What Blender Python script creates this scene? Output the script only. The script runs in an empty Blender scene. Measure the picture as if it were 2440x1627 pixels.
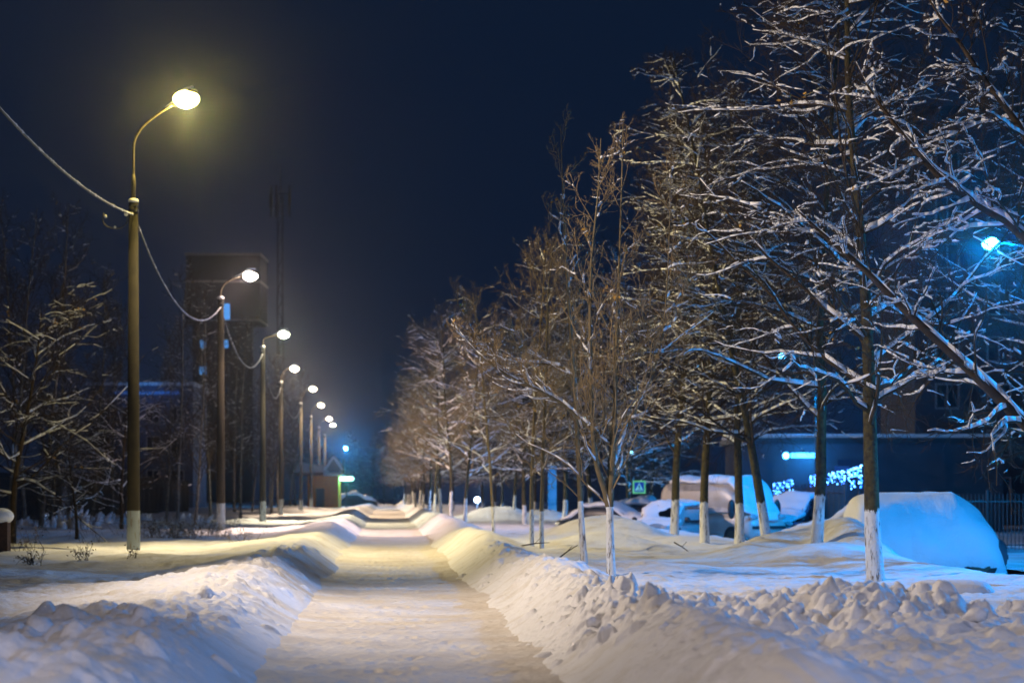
import bpy, math, random
import numpy as np
from mathutils import Vector
R = math.radians
random.seed(7)
rng = np.random.default_rng(7)
S = bpy.context.scene
C = S.collection

# ------------------------------------------------------------------ camera, sky, exposure
F = 5761.0          # focal length in photo pixels (85 mm lens)
ZC = 1.35           # eye height over the path
cam_d = bpy.data.cameras.new('camera'); cam = bpy.data.objects.new('camera', cam_d); C.objects.link(cam)
cam.location = (0, 0, ZC); cam.rotation_euler = (R(90), 0, 0)
cam_d.lens = 85; cam_d.sensor_width = 36; cam_d.shift_y = 0.1502
cam_d.clip_start = 0.1; cam_d.clip_end = 3000
cam_d.dof.use_dof = True; cam_d.dof.focus_distance = 29; cam_d.dof.aperture_fstop = 2.4
S.camera = cam

w = bpy.data.worlds.new('World'); S.world = w; w.use_nodes = True
nt = w.node_tree; nt.nodes.clear()
o_ = nt.nodes.new('ShaderNodeOutputWorld'); bg = nt.nodes.new('ShaderNodeBackground')
sky = nt.nodes.new('ShaderNodeTexSky'); sky.sky_type = 'NISHITA'; sky.sun_disc = False
sky.sun_elevation = R(-6); sky.sun_rotation = R(200)
mx = nt.nodes.new('ShaderNodeMix'); mx.data_type = 'RGBA'; mx.blend_type = 'ADD'; mx.inputs[0].default_value = 1
sc_ = nt.nodes.new('ShaderNodeVectorMath'); sc_.operation = 'SCALE'; sc_.inputs[3].default_value = 0.6
nt.links.new(sky.outputs[0], sc_.inputs[0]); nt.links.new(sc_.outputs[0], mx.inputs[6])
mx.inputs[7].default_value = (0.05, 0.13, 0.36, 1)      # town glow on low cloud
nt.links.new(mx.outputs[2], bg.inputs[0]); bg.inputs[1].default_value = 0.075
nt.links.new(bg.outputs[0], o_.inputs[0])

S.view_settings.view_transform = 'Standard'; S.view_settings.look = 'None'
S.view_settings.gamma = 1; S.view_settings.exposure = 0.0; S.view_settings.use_curve_mapping = False
cy = S.cycles
cy.use_denoising = True; cy.max_bounces = 6; cy.diffuse_bounces = 2; cy.glossy_bounces = 2
cy.transmission_bounces = 3; cy.volume_bounces = 0; cy.transparent_max_bounces = 6
cy.caustics_reflective = False; cy.caustics_refractive = False; cy.sample_clamp_indirect = 4
cy.use_light_tree = True

# ------------------------------------------------------------------ helpers
def at(px, py, D):
    """photo pixel + real distance -> world point"""
    return ((px-1220)/F*D, D, ZC+(1180-py)/F*D)

def mat(name, col, rough=0.8, col2=None, scale=8, bump=0.0, bscale=30, emit=None, estr=0, metal=0, detail=4):
    m = bpy.data.materials.new(name); m.use_nodes = True
    n = m.node_tree; b = n.nodes['Principled BSDF']
    b.inputs['Base Color'].default_value = (*col, 1); b.inputs['Roughness'].default_value = rough
    b.inputs['Metallic'].default_value = metal
    tc = n.nodes.new('ShaderNodeTexCoord')
    if col2:
        no = n.nodes.new('ShaderNodeTexNoise'); no.inputs['Scale'].default_value = scale; no.inputs['Detail'].default_value = detail
        n.links.new(tc.outputs['Object'], no.inputs['Vector'])
        cr = n.nodes.new('ShaderNodeValToRGB'); cr.color_ramp.elements[0].position = .35; cr.color_ramp.elements[1].position = .65
        cr.color_ramp.elements[0].color = (*col, 1); cr.color_ramp.elements[1].color = (*col2, 1)
        n.links.new(no.outputs[0], cr.inputs[0]); n.links.new(cr.outputs[0], b.inputs['Base Color'])
    if bump:
        no = n.nodes.new('ShaderNodeTexNoise'); no.inputs['Scale'].default_value = bscale; no.inputs['Detail'].default_value = 5
        n.links.new(tc.outputs['Object'], no.inputs['Vector'])
        bp = n.nodes.new('ShaderNodeBump'); bp.inputs['Strength'].default_value = 0.9; bp.inputs['Distance'].default_value = bump
        n.links.new(no.outputs[0], bp.inputs['Height']); n.links.new(bp.outputs[0], b.inputs['Normal'])
    if emit:
        b.inputs['Emission Color'].default_value = (*emit, 1); b.inputs['Emission Strength'].default_value = estr
    return m

def whitewash(name, bark1, bark2, height, white=(.72, .72, .70), ragged=.17, sc=14, bump=.01):
    """bark or concrete that carries a band of lime paint up to a height"""
    m = mat(name, bark1, .9, bark2, sc, bump, 28)
    n = m.node_tree; b = n.nodes['Principled BSDF']
    old = b.inputs['Base Color'].links[0].from_socket
    tc = n.nodes.new('ShaderNodeTexCoord'); sp = n.nodes.new('ShaderNodeSeparateXYZ'); n.links.new(tc.outputs['Object'], sp.inputs[0])
    no = n.nodes.new('ShaderNodeTexNoise'); no.inputs['Scale'].default_value = 16
    mp = n.nodes.new('ShaderNodeMapping'); mp.inputs['Scale'].default_value = (1, 1, .22)
    n.links.new(tc.outputs['Object'], mp.inputs[0]); n.links.new(mp.outputs[0], no.inputs['Vector'])
    m1 = n.nodes.new('ShaderNodeMath'); m1.operation = 'MULTIPLY_ADD'; n.links.new(no.outputs[0], m1.inputs[0]); m1.inputs[1].default_value = ragged*2; n.links.new(sp.outputs[2], m1.inputs[2])
    lt = n.nodes.new('ShaderNodeMath'); lt.operation = 'LESS_THAN'; n.links.new(m1.outputs[0], lt.inputs[0]); lt.inputs[1].default_value = height+ragged
    # worn cracks where bark shows
    cr = n.nodes.new('ShaderNodeValToRGB'); n.links.new(no.outputs[0], cr.inputs[0])
    no.inputs['Detail'].default_value = 6; no.inputs['Roughness'].default_value = .7
    cr.color_ramp.elements[0].position = .37; cr.color_ramp.elements[0].color = (.14, .12, .09, 1)
    cr.color_ramp.elements[1].position = .48; cr.color_ramp.elements[1].color = (*white, 1)
    mi = n.nodes.new('ShaderNodeMix'); mi.data_type = 'RGBA'
    n.links.new(lt.outputs[0], mi.inputs[0]); n.links.new(old, mi.inputs[6]); n.links.new(cr.outputs[0], mi.inputs[7])
    n.links.new(mi.outputs[2], b.inputs['Base Color'])
    return m

def mesh_obj(name, V, Fc, m, parent=None, smooth=False, midx=None):
    me = bpy.data.meshes.new(name)
    V = np.asarray(V, dtype=np.float32)
    if isinstance(Fc, np.ndarray):
        k = Fc.shape[1]
        me.vertices.add(len(V)); me.vertices.foreach_set('co', V.ravel())
        me.loops.add(Fc.size); me.loops.foreach_set('vertex_index', Fc.ravel().astype(np.int32))
        me.polygons.add(len(Fc)); me.polygons.foreach_set('loop_start', np.arange(0, Fc.size, k, dtype=np.int32))
        me.update(calc_edges=True)
    else:
        me.from_pydata(V.tolist(), [], Fc); me.update()
    for mm in (m if isinstance(m, (list, tuple)) else [m]): me.materials.append(mm)
    if midx is not None: me.polygons.foreach_set('material_index', np.asarray(midx, dtype=np.int32))
    if smooth: me.polygons.foreach_set('use_smooth', np.ones(len(me.polygons), dtype=bool))
    o = bpy.data.objects.new(name, me); C.objects.link(o)
    if parent: o.parent = parent
    return o

class MB:
    """collects shapes into one mesh"""
    def __init__(s): s.V = []; s.F = []
    def add(s, V, Fs):
        k = len(s.V); s.V += [tuple(v) for v in V]; s.F += [tuple(i+k for i in f) for f in Fs]; return s
    def box(s, c, d, rz=0, taper=1):
        x, y, z = d[0]/2, d[1]/2, d[2]/2; V = []
        for sz in (-1, 1):
            t = taper if sz > 0 else 1
            for sx, sy in ((-1, -1), (1, -1), (1, 1), (-1, 1)):
                a, b_ = sx*x*t, sy*y*t
                V.append((c[0]+a*math.cos(rz)-b_*math.sin(rz), c[1]+a*math.sin(rz)+b_*math.cos(rz), c[2]+sz*z))
        return s.add(V, [(3, 2, 1, 0), (4, 5, 6, 7), (0, 1, 5, 4), (1, 2, 6, 5), (2, 3, 7, 6), (3, 0, 4, 7)])
    def tube(s, P, rad, k=8, cap=True):
        P = [Vector(p) for p in P]; n = len(P)
        if not hasattr(rad, '__len__'): rad = [rad]*n
        V = []; 
        for i, p in enumerate(P):
            t = (P[min(i+1, n-1)]-P[max(i-1, 0)]).normalized()
            a = t.cross(Vector((.13, .98, .11)) if abs(t.y) < .9 else Vector((0, 0, 1))).normalized(); b_ = t.cross(a)
            for j in range(k):
                an = 2*math.pi*j/k; V.append(p+(a*math.cos(an)+b_*math.sin(an))*rad[i])
        Fs = [(i*k+j, i*k+(j+1) % k, (i+1)*k+(j+1) % k, (i+1)*k+j) for i in range(n-1) for j in range(k)]
        if cap: Fs += [tuple(range(k))[::-1], tuple((n-1)*k+j for j in range(k))]
        return s.add(V, Fs)
    def ball(s, c, r, k=10, q=6, sc=(1, 1, 1)):
        V = [(c[0], c[1], c[2]-r*sc[2])]; Fs = []
        for i in range(1, q):
            th = -math.pi/2+math.pi*i/q
            for j in range(k):
                a = 2*math.pi*j/k
                V.append((c[0]+r*sc[0]*math.cos(th)*math.cos(a), c[1]+r*sc[1]*math.cos(th)*math.sin(a), c[2]+r*sc[2]*math.sin(th)))
        V.append((c[0], c[1], c[2]+r*sc[2])); L = len(V)-1
        for j in range(k):
            Fs.append((0, 1+(j+1) % k, 1+j)); Fs.append((L, L-k+j, L-k+(j+1) % k))
        for i in range(q-2):
            for j in range(k):
                a = 1+i*k; Fs.append((a+j, a+(j+1) % k, a+k+(j+1) % k, a+k+j))
        return s.add(V, Fs)
    def build(s, name, m, parent=None, smooth=False): return mesh_obj(name, s.V, s.F, m, parent, smooth)

def tag(o, label=None, cat=None, group=None, kind=None):
    if label: o['label'] = label
    if cat: o['category'] = cat
    if group: o['group'] = group
    if kind: o['kind'] = kind
    return o
def thing(name, label, cat, loc=(0, 0, 0), rz=0, group=None):
    o = bpy.data.objects.new(name, None); C.objects.link(o); o.location = loc; o.rotation_euler = (0, 0, rz)
    return tag(o, label, cat, group)
def dup(root, loc, rz=0, label=None, sc=1, group=None):
    r = root.copy(); C.objects.link(r); r.location = loc; r.rotation_euler = (0, 0, rz); r.scale = (sc, sc, sc) if not hasattr(sc, '__len__') else sc
    if label: r['label'] = label
    if group: r['group'] = group
    for ch in list(root.children):
        c = ch.copy(); C.objects.link(c); c.parent = r
        for g in list(ch.children):
            d = g.copy(); C.objects.link(d); d.parent = c
    return r
def light(name, kind, loc, power, col, radius=.1, parent=None, aim=None, spot=150, blend=.5):
    l = bpy.data.lights.new(name, kind); l.energy = power; l.color = col; l.shadow_soft_size = radius
    o = bpy.data.objects.new(name, l); C.objects.link(o); o.location = loc
    if kind == 'SPOT':
        l.spot_size = R(spot); l.spot_blend = blend
        o.rotation_euler = Vector(aim).to_track_quat('-Z', 'Y').to_euler()
    if parent: o.parent = parent
    return o

# ------------------------------------------------------------------ value noise
def _hash(ix, iy, seed):
    h = (ix.astype(np.int64)*374761393 + iy.astype(np.int64)*668265263 + seed*974634777) & 0xffffffff
    h = ((h ^ (h >> 13))*1274126177) & 0xffffffff
    return ((h ^ (h >> 16)) & 0xffff)/65535.0
def noise(x, y, seed=0):
    ix = np.floor(x); iy = np.floor(y); fx = x-ix; fy = y-iy
    fx = fx*fx*fx*(fx*(fx*6-15)+10); fy = fy*fy*fy*(fy*(fy*6-15)+10)
    a = _hash(ix, iy, seed); b = _hash(ix+1, iy, seed); c = _hash(ix, iy+1, seed); d = _hash(ix+1, iy+1, seed)
    return (a*(1-fx)+b*fx)*(1-fy)+(c*(1-fx)+d*fx)*fy-.5
def fbm(x, y, o=4, seed=0, gain=.5):
    v = 0; a = 1
    for i in range(o):
        v = v+a*noise(x+17.3*i, y-9.1*i, seed+i); x, y = (x*.8-y*.6)*2.03, (x*.6+y*.8)*2.03; a *= gain
    return v
def sstep(a, b, x):
    t = np.clip((x-a)/(b-a), 0, 1); return t*t*(3-2*t)

def centre(y): return -0.0521*y+0.15
# snow heaps: (pixel x, top pixel y, distance, half width across, half width along)
HEAPS = [(1395, 1243, 66, 1.15, 3.0), (1330, 1262, 68, .8, 2.5), (1490, 1238, 64, 1.1, 3.0), (1455, 1262, 53, 1.2, 1.6), (1300, 1210, 120, 1.2, 3),
         (1650, 1268, 60, .8, 1.4), (1885, 1258, 47.5, .95, 2.0), (1800, 1290, 45, .8, 2.2), (2035, 1245, 45, .65, 2.2), (1970, 1282, 41, .9, 2.0),
         (1190, 1205, 110, 1.6, 4), (830, 1183, 268, 1.6, 5), (905, 1196, 262, 2.2, 5), (960, 1196, 275, 2, 5), (1500, 1330, 37, 1.2, 1.0), (2130, 1392, 30, .7, .7),
         (700, 1205, 190, 2.4, 7), (660, 1212, 165, 1.6, 5), (2000, 1393, 26.5, 1.0, .35)]
def undul(y):
    z = 0*y
    for (y0, a, w_) in ((29.2, .035, .35), (73, .10, 3.0), (88, .10, 3.2), (106, .12, 4), (127, .14, 5), (151, .16, 6), (180, .18, 8)):
        z = z+a*np.exp(-((y-y0)/w_)**2)
    return z
CLODS = []
_r = random.Random(5)
for i in range(1500):      # rubble thrown up on the piles in front
    q = _r.random()
    if q < .6: px = _r.gauss(2040, 240); D = 21.6-abs(_r.gauss(0, 2.2))
    elif q < .85: px = _r.gauss(1500, 110); D = _r.uniform(17.5, 24)
    else: px = _r.gauss(260, 200); D = _r.uniform(15, 21)
    big = _r.random()**5
    CLODS.append(((px-1220)/F*D, D, .022+.10*big, .02+.08*big))
for i in range(420):      # crumbs along both bank crests
    D = _r.uniform(20, 44); sg = _r.choice((-1, 1)); big = _r.random()**4
    CLODS.append((centre(D)+sg*_r.gauss(1.75, .28), D, .05+.07*big, .03+.05*big))
def height(x, y):
    u = x-centre(y)
    wob = noise(y*.3, y*0+3, 11)*(.05+.2*sstep(28, 45, y))
    wobr = noise(y*.3, y*0+5, 21)*.22
    ur = u-wobr; ul = -(u-wob)
    crest_r = .50+.16*noise(y*.25, y*0, 31); crest_l = .39+.16*noise(y*.3, y*0, 41)
    near = sstep(60, 25, y)
    base = .24+.06*fbm(x*.25, y*.12, 3, 1)*2
    base = np.where(u < 0, .16+.10*fbm(x*.35, y*.18, 3, 2)*2, base)
    bank_r = sstep(.9, 1.95, ur)*(crest_r+.02)*(1-sstep(1.8, 3.0, ur))+base*sstep(1.8, 3.0, ur)
    bank_l = sstep(.9, 1.85, ul)*(crest_l+.02)*(1-sstep(1.7, 4.2, ul))+base*sstep(1.7, 4.2, ul)
    z = np.where(u > 0, bank_r, bank_l)-.06*(1-sstep(.85, 1.15, np.abs(u)))
    # slope on towards the parking lane on the right
    z = z-.75*sstep(8.6, 10.4, u+.5*noise(y*.2, y*0, 51))*sstep(22, 40, y)
    side = sstep(1.1, 1.8, np.abs(u))
    z = z+sstep(1.3, 2.2, np.abs(u))*(.045*fbm(x*1.6, y*.8, 4, 61)+.018*fbm(x*5, y*3, 3, 71))
    z = z+sstep(2.0, 3.0, np.abs(u))*.02*np.sin(y*1.2+x*3+4*noise(x*.5, y*.3, 81))*.6
    # a plough ridge that crosses the bank
    for (y0, a) in ((29.2, .045), (72, .05), (86, .06), (104, .07), (125, .08), (150, .1)):
        wdt = .35+.010*y0
        z = z+a*np.exp(-((y-y0-.5*np.maximum(ur-1, 0))/wdt)**2)*sstep(.85, 1.2, np.abs(u))*(1-sstep(2.2, 3.5, np.abs(u)))
    for (px, py, D, sx, sy) in HEAPS:
        X, Y, Z = at(px, py, D)
        g = np.exp(-((np.abs(x-X)/sx)**2.4)-((np.abs(y-Y)/sy)**2.4))
        g0 = .27 if px > 925 else .16
        z = z+np.maximum(Z-g0, .05)*g*(1+.3*noise(x*1.2, y*.7, 91))
    # the big ploughed pile in front on the right
    yc = 20.7-.25*(x-2.6); d = y-yc
    prof = np.where(d > 0, np.exp(-(d/1.1)**2), np.exp(-(d/6.0)**2))
    xl = sstep(.75, 2.3, x+.10*(y-20)+.25*noise(x*0, y*.5, 7))
    hump = .11*np.exp(-((x-2.75)/1.0)**2)+.04+.06*noise(x*1.1, y*0, 14)
    pile = prof*xl*hump
    rub = sstep(.25, .9, prof)*xl
    z = z+pile+rub*sstep(.7, 1.6, x)*(.24*fbm(x*2.0, y*1.3, 4, 101, .45)+.05*np.abs(fbm(x*5, y*4, 3, 102, .5)))
    # rubble beside the path on the right
    r2 = np.exp(-((x-(1.0+.055*(y-21)))/.55)**2)*np.exp(-((y-20.8)/2.4)**2)
    z = z+r2*(.02+.24*fbm(x*3.0, y*2.0, 5, 111, .52))
    # broken crest of the left bank
    r3 = np.exp(-((u+2.5)/.7)**2)*sstep(24, 19, y)
    z = z+r3*(.03+.24*fbm(x*2.2, y*1.5, 4, 121, .45))
    z = z+undul(y)*(1-sstep(1.5, 4, np.abs(u)))
    z = z+.055*sstep(44, 20, y)*side*fbm(x*8, y*6, 3, 131, .6)
    return z
def ground(x, y): return float(height(np.array([float(x)]), np.array([float(y)]))[0])

# ------------------------------------------------------------------ materials
SNOW = mat('snow', (.80, .82, .86), .55, (.76, .77, .80), .6, .012, 22, detail=8)
SNOW.node_tree.nodes['Principled BSDF'].inputs['Specular IOR Level'].default_value = .25
def tint_ground():
    n = SNOW_G.node_tree; b = n.nodes['Principled BSDF']
    tc = n.nodes.new('ShaderNodeTexCoord')
    no = n.nodes.new('ShaderNodeTexNoise'); no.inputs['Scale'].default_value = 1.4; no.inputs['Detail'].default_value = 8; no.inputs['Roughness'].default_value = .65
    n.links.new(tc.outputs['Object'], no.inputs['Vector'])
    cr = n.nodes.new('ShaderNodeValToRGB'); cr.color_ramp.elements[0].position = .50; cr.color_ramp.elements[1].position = .74
    cr.color_ramp.elements[0].color = (.80, .81, .84, 1); cr.color_ramp.elements[1].color = (.56, .52, .45, 1)
    n.links.new(no.outputs[0], cr.inputs[0]); n.links.new(cr.outputs[0], b.inputs['Base Color'])
    # fine frost sparkle: tiny facets with their own tilt
    vo = n.nodes.new('ShaderNodeTexVoronoi'); vo.inputs['Scale'].default_value = 130
    n.links.new(tc.outputs['Object'], vo.inputs['Vector'])
    bp = [k for k in n.nodes if k.type == 'BUMP'][0]
    gn = n.nodes.new('ShaderNodeNewGeometry')
    g = n.nodes.new('ShaderNodeBsdfGlossy'); g.inputs['Roughness'].default_value = .16; g.inputs['Color'].default_value = (1, 1, 1, 1)
    sub = n.nodes.new('ShaderNodeVectorMath'); sub.operation = 'MULTIPLY_ADD'; sub.inputs[1].default_value = (2.2, 2.2, 2.2); sub.inputs[2].default_value = (-1.1, -1.1, -1.1)
    n.links.new(vo.outputs['Color'], sub.inputs[0])
    ad = n.nodes.new('ShaderNodeVectorMath'); ad.operation = 'ADD'; n.links.new(sub.outputs[0], ad.inputs[0]); n.links.new(gn.outputs['Normal'], ad.inputs[1])
    nm = n.nodes.new('ShaderNodeVectorMath'); nm.operation = 'NORMALIZE'; n.links.new(ad.outputs[0], nm.inputs[0]); n.links.new(nm.outputs[0], g.inputs['Normal'])
    sp = n.nodes.new('ShaderNodeMath'); sp.operation = 'LESS_THAN'; sp.inputs[1].default_value = .16; n.links.new(vo.outputs['Distance'], sp.inputs[0])
    sr = n.nodes.new('ShaderNodeSeparateColor'); n.links.new(vo.outputs['Color'], sr.inputs[0])
    g2 = n.nodes.new('ShaderNodeMath'); g2.operation = 'GREATER_THAN'; g2.inputs[1].default_value = .8; n.links.new(sr.outputs[2], g2.inputs[0])
    ml = n.nodes.new('ShaderNodeMath'); ml.operation = 'MULTIPLY'; n.links.new(sp.outputs[0], ml.inputs[0]); n.links.new(g2.outputs[0], ml.inputs[1])
    mi = n.nodes.new('ShaderNodeMixShader'); n.links.new(ml.outputs[0], mi.inputs[0]); n.links.new(b.outputs[0], mi.inputs[1]); n.links.new(g.outputs[0], mi.inputs[2])
    n.links.new(mi.outputs[0], n.nodes['Material Output'].inputs[0])
SNOW_G = mat('ground_snow', (.80, .82, .86), .6, (.76, .77, .80), .6, .02, 16, detail=8); tint_ground()
PATH = mat('trodden_snow', (.80, .77, .73), .6, (.68, .62, .54), 1.1, .03, 9, detail=9)
BARK = mat('bark', (.045, .033, .021), .9, (.075, .052, .03), 10)
BARK_Y = mat('young_bark', (.30, .215, .105), .8, (.20, .14, .07), 10, .004, 30)
TRUNK_W = whitewash('whitewashed_bark', (.045, .038, .026), (.10, .085, .04), 1.0, bump=.02)
TRUNK_Y = whitewash('whitewashed_young_bark', (.13, .10, .05), (.17, .13, .07), .95, ragged=.03)
TRUNK_P = mat('pale_bark', (.20, .18, .15), .9, (.07, .06, .05), 6, .01, 30)
CONC = whitewash('pole_concrete', (.034, .029, .019), (.024, .021, .015), .92, white=(.20, .24, .28), ragged=.01, sc=5, bump=.004)
STEEL = mat('galvanised_steel', (.12, .10, .07), .6, (.08, .07, .05), 20, metal=.3)
DARK = mat('dark_metal', (.02, .02, .022), .5, (.03, .03, .03), 10)
CABLE = mat('black_cable', (.03, .03, .03), .6, (.05, .05, .05), 30)
LEAF = mat('dry_leaf', (.55, .33, .06), .8, (.35, .2, .05), 12)
TWIG = mat('dry_stem', (.10, .07, .045), .9, (.18, .13, .08), 12)
GLASS = mat('dark_glass', (.012, .014, .018), .12, (.02, .022, .03), 4)
FROST = mat('frosted_glass', (.55, .56, .58), .7, (.35, .36, .38), 3)
RUBBER = mat('rubber', (.015, .015, .016), .8, (.025, .025, .025), 20)
CHROME = mat('lamp_glass', (.5, .5, .5), .2, (.4, .4, .42), 20)

for m_ in (CONC, BARK, TRUNK_W, STEEL): m_.node_tree.nodes['Principled BSDF'].inputs['Specular IOR Level'].default_value = .12
# ------------------------------------------------------------------ terrain
def rows():
    ys = [np.linspace(-35, 12, 60, endpoint=False), np.arange(12, 14.5, .05), np.arange(14.5, 23.5, .026), np.arange(23.5, 24, .05), np.arange(24, 34, .05), np.arange(34, 46, .085), np.arange(46, 100, .26), np.arange(100, 300, 1.1), np.linspace(300, 700, 60)]
    return np.concatenate(ys)
ys = rows(); NC = 900
s = np.linspace(-1, 1, NC); sx = .3*s+.7*s**3
W = np.maximum(13, .45*ys)
X = (W[:, None]*sx[None, :])+centre(ys)[:, None]*.5; Y = np.repeat(ys[:, None], NC, 1)
Z = height(X, Y)
for (cx, cyy, r, h) in CLODS:
    i0, i1 = np.searchsorted(ys, [cyy-r*1.6, cyy+r*1.6])
    if i1 <= i0: continue
    xs = X[i0:i1]; d = ((xs-cx)/r)**2+((Y[i0:i1]-cyy)/r)**2
    Z[i0:i1] += h*np.clip(1-d*(1+1.1*noise(xs*16, Y[i0:i1]*16, 3)), 0, 1)**.6*.8
V = np.stack([X, Y, Z], -1).reshape(-1, 3)
nr = len(ys); idx = np.arange(nr*NC).reshape(nr, NC)
Fq = np.stack([idx[:-1, :-1], idx[:-1, 1:], idx[1:, 1:], idx[1:, :-1]], -1).reshape(-1, 4)
tag(mesh_obj('snow_ground', V, Fq, SNOW_G, smooth=True), kind='structure')
# trodden path
uy = np.concatenate([np.linspace(-35, 12, 60, endpoint=False), np.arange(12, 40, .05), np.arange(40, 120, .3), np.arange(120, 345, 1)])
uu = np.linspace(-1.35, 1.35, 110)
X = centre(uy)[:, None]+uu[None, :]; Y = np.repeat(uy[:, None], len(uu), 1)
Z = .0+.022*fbm(X*1.8, Y*.9, 4, 201)+.014*fbm(X*7, Y*5, 4, 211, .6)+.03*np.abs(X-centre(Y))**3+undul(Y)
_r = random.Random(9)
for i in range(380):
    fy = _r.uniform(13, 60); fu = _r.gauss(0, .38); fa = _r.gauss(0, .15); x0 = fu+centre(fy)
    i0, i1 = np.searchsorted(uy, [fy-.25, fy+.25]); xs = X[i0:i1]-x0; yy = Y[i0:i1]-fy
    a_ = xs*math.cos(fa)+yy*math.sin(fa); b_ = -xs*math.sin(fa)+yy*math.cos(fa)
    d = (a_/.055)**2+(b_/.15)**2; Z[i0:i1] += -.016*np.clip(1.2-d, 0, .6)+.006*np.exp(-((np.sqrt(d)-1.35)/.3)**2)
V = np.stack([X, Y, Z], -1).reshape(-1, 3); idx = np.arange(V.shape[0]).reshape(X.shape)
Fq = np.stack([idx[:-1, :-1], idx[:-1, 1:], idx[1:, 1:], idx[1:, :-1]], -1).reshape(-1, 4)
tag(mesh_obj('path', V, Fq, PATH, smooth=True), kind='structure')
# parking lane on the right, worn through to dark slush
uy = np.arange(36, 200, .8); uu = np.linspace(14.6, 21, 14)
X = centre(uy)[:, None]+uu[None, :]; Y = np.repeat(uy[:, None], len(uu), 1)
Z = height(X, Y)*0-.40+.02*fbm(X, Y, 3, 301)
V = np.stack([X, Y, Z], -1).reshape(-1, 3); idx = np.arange(V.shape[0]).reshape(X.shape)
Fq = np.stack([idx[:-1, :-1], idx[:-1, 1:], idx[1:, 1:], idx[1:, :-1]], -1).reshape(-1, 4)
ROAD = mat('slushy_asphalt', (.07, .075, .08), .6, (.22, .23, .25), .8, .01, 10, detail=8)
tag(mesh_obj('road', V, Fq, ROAD, smooth=True), kind='structure')

# broken lumps of snow lying on the piles
def clod_mesh(sd):
    q = random.Random(sd); mb = MB(); mb.ball((0, 0, 0), 1, 14, 9)
    V = np.array(mb.V); n = 1+.5*fbm(V[:, 0]*1.3+sd, V[:, 1]*1.3+V[:, 2]*1.7, 3, sd); V = V*n[:, None]*np.array([1, .85, .72])
    return V, mb.F
_q = random.Random(31)
for i, (px, py, D, r) in enumerate([(2045, 1515, 18.0, .10), (2115, 1540, 17.6, .085), (1800, 1480, 19.5, .075), (1935, 1450, 20.2, .06), (2000, 1485, 19.6, .07), (2240, 1490, 19.5, .06),
                                    (2085, 1495, 19.0, .06), (2325, 1570, 17.5, .08), (1960, 1422, 20.8, .05), (1415, 1520, 19.5, .06), (1480, 1550, 18.5, .05), (200, 1545, 17.5, .10), (340, 1560, 17.5, .07),
                                    (1700, 1555, 18, .04), (460, 1490, 20, .05), (1880, 1520, 18.5, .05), (2390, 1520, 18.5, .07), (95, 1590, 16.5, .09)]+[(_q.gauss(1980, 230), 0, _q.uniform(18.0, 21.5), _q.uniform(.025, .07)) for _ in range(34)]):
    V, Fs = clod_mesh(i); x = (px-1220)/F*D
    o = mesh_obj('snow_clod', V*r*1.2, Fs, SNOW_G, smooth=True); o.location = (x, D, ground(x, D)+r*.35); o.rotation_euler = (random.random(), random.random()*.5, random.random()*6)
    side = 'left bank of the path' if px < 900 else ('rubble beside the path' if px < 1600 else 'ploughed pile in front on the right')
    tag(o, 'broken lump of frozen snow lying on the '+side, 'snow lump', 'broken snow lumps on the '+side)

# ------------------------------------------------------------------ trees
def nrm(a): return a/np.maximum(np.linalg.norm(a, axis=-1, keepdims=True), 1e-9)
def grow(P, D_, L, r0, r1, N, trop=0., jit=.1):
    M = len(P); out = np.zeros((M, N, 3)); out[:, 0] = P; d = nrm(D_)
    trop = np.broadcast_to(trop, (M,))
    for i in range(1, N):
        d = nrm(d+rng.normal(0, jit, (M, 3))+np.array([0, 0, 1])*trop[:, None])
        out[:, i] = out[:, i-1]+d*(L/(N-1))[:, None]
    rad = r0[:, None]+(r1-r0)[:, None]*np.linspace(0, 1, N)[None]**.8
    return out, rad
def spawn(P, Rd, n, t0, t1, ang, lf, N, rf=.6, trop=0, jit=.12, taper=.6, rmin=.003, flat=0., lab=None):
    B, NN, _ = P.shape; M = B*n
    t = (t0+(t1-t0)*((np.arange(n)[None]+rng.random((B, n)))/n)).ravel(); b = np.repeat(np.arange(B), n)
    f = t*(NN-1); i = np.minimum(f.astype(int), NN-2); fr = (f-i)[:, None]
    o = P[b, i]*(1-fr)+P[b, i+1]*fr; tan = nrm(P[b, i+1]-P[b, i])
    rr = Rd[b, i]*(1-fr[:, 0])+Rd[b, i+1]*fr[:, 0]
    rv = rng.normal(0, 1, (M, 3)); rv[:, 2] *= (1-flat)
    per = nrm(rv-tan*np.sum(rv*tan, -1, keepdims=True))
    a = np.radians(ang[0]+(ang[1]-ang[0])*rng.random(M))[:, None]
    d = tan*np.cos(a)+per*np.sin(a)
    L = (lab if lab is not None else np.linalg.norm(np.diff(P, axis=1), axis=-1).sum(1)[b])*lf*(1-taper*t)*(.65+.6*rng.random(M))
    r0 = np.maximum(rr*rf, rmin); return grow(o, d, L, r0, np.maximum(r0*.3, rmin*.7), N, trop, jit)
def tubes(P, Rd, k):
    B, N, _ = P.shape
    T = np.empty_like(P); T[:, 1:-1] = P[:, 2:]-P[:, :-2]; T[:, 0] = P[:, 1]-P[:, 0]; T[:, -1] = P[:, -1]-P[:, -2]; T = nrm(T)
    ref = np.where(np.abs(T[..., 2:3]) > .9, np.array([1., 0, 0]), np.array([0, 0, 1.]))
    A = nrm(np.cross(T, ref)); Bn = np.cross(T, A)
    an = 2*np.pi*np.arange(k)/k
    V = P[:, :, None]+Rd[:, :, None, None]*(A[:, :, None]*np.cos(an)[None, None, :, None]+Bn[:, :, None]*np.sin(an)[None, None, :, None])
    idx = np.arange(B*N*k).reshape(B, N, k); n2 = np.roll(idx, -1, 2)
    Fq = np.stack([idx[:, :-1], n2[:, :-1], n2[:, 1:], idx[:, 1:]], -1).reshape(-1, 4)
    return V.reshape(-1, 3), Fq
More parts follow.
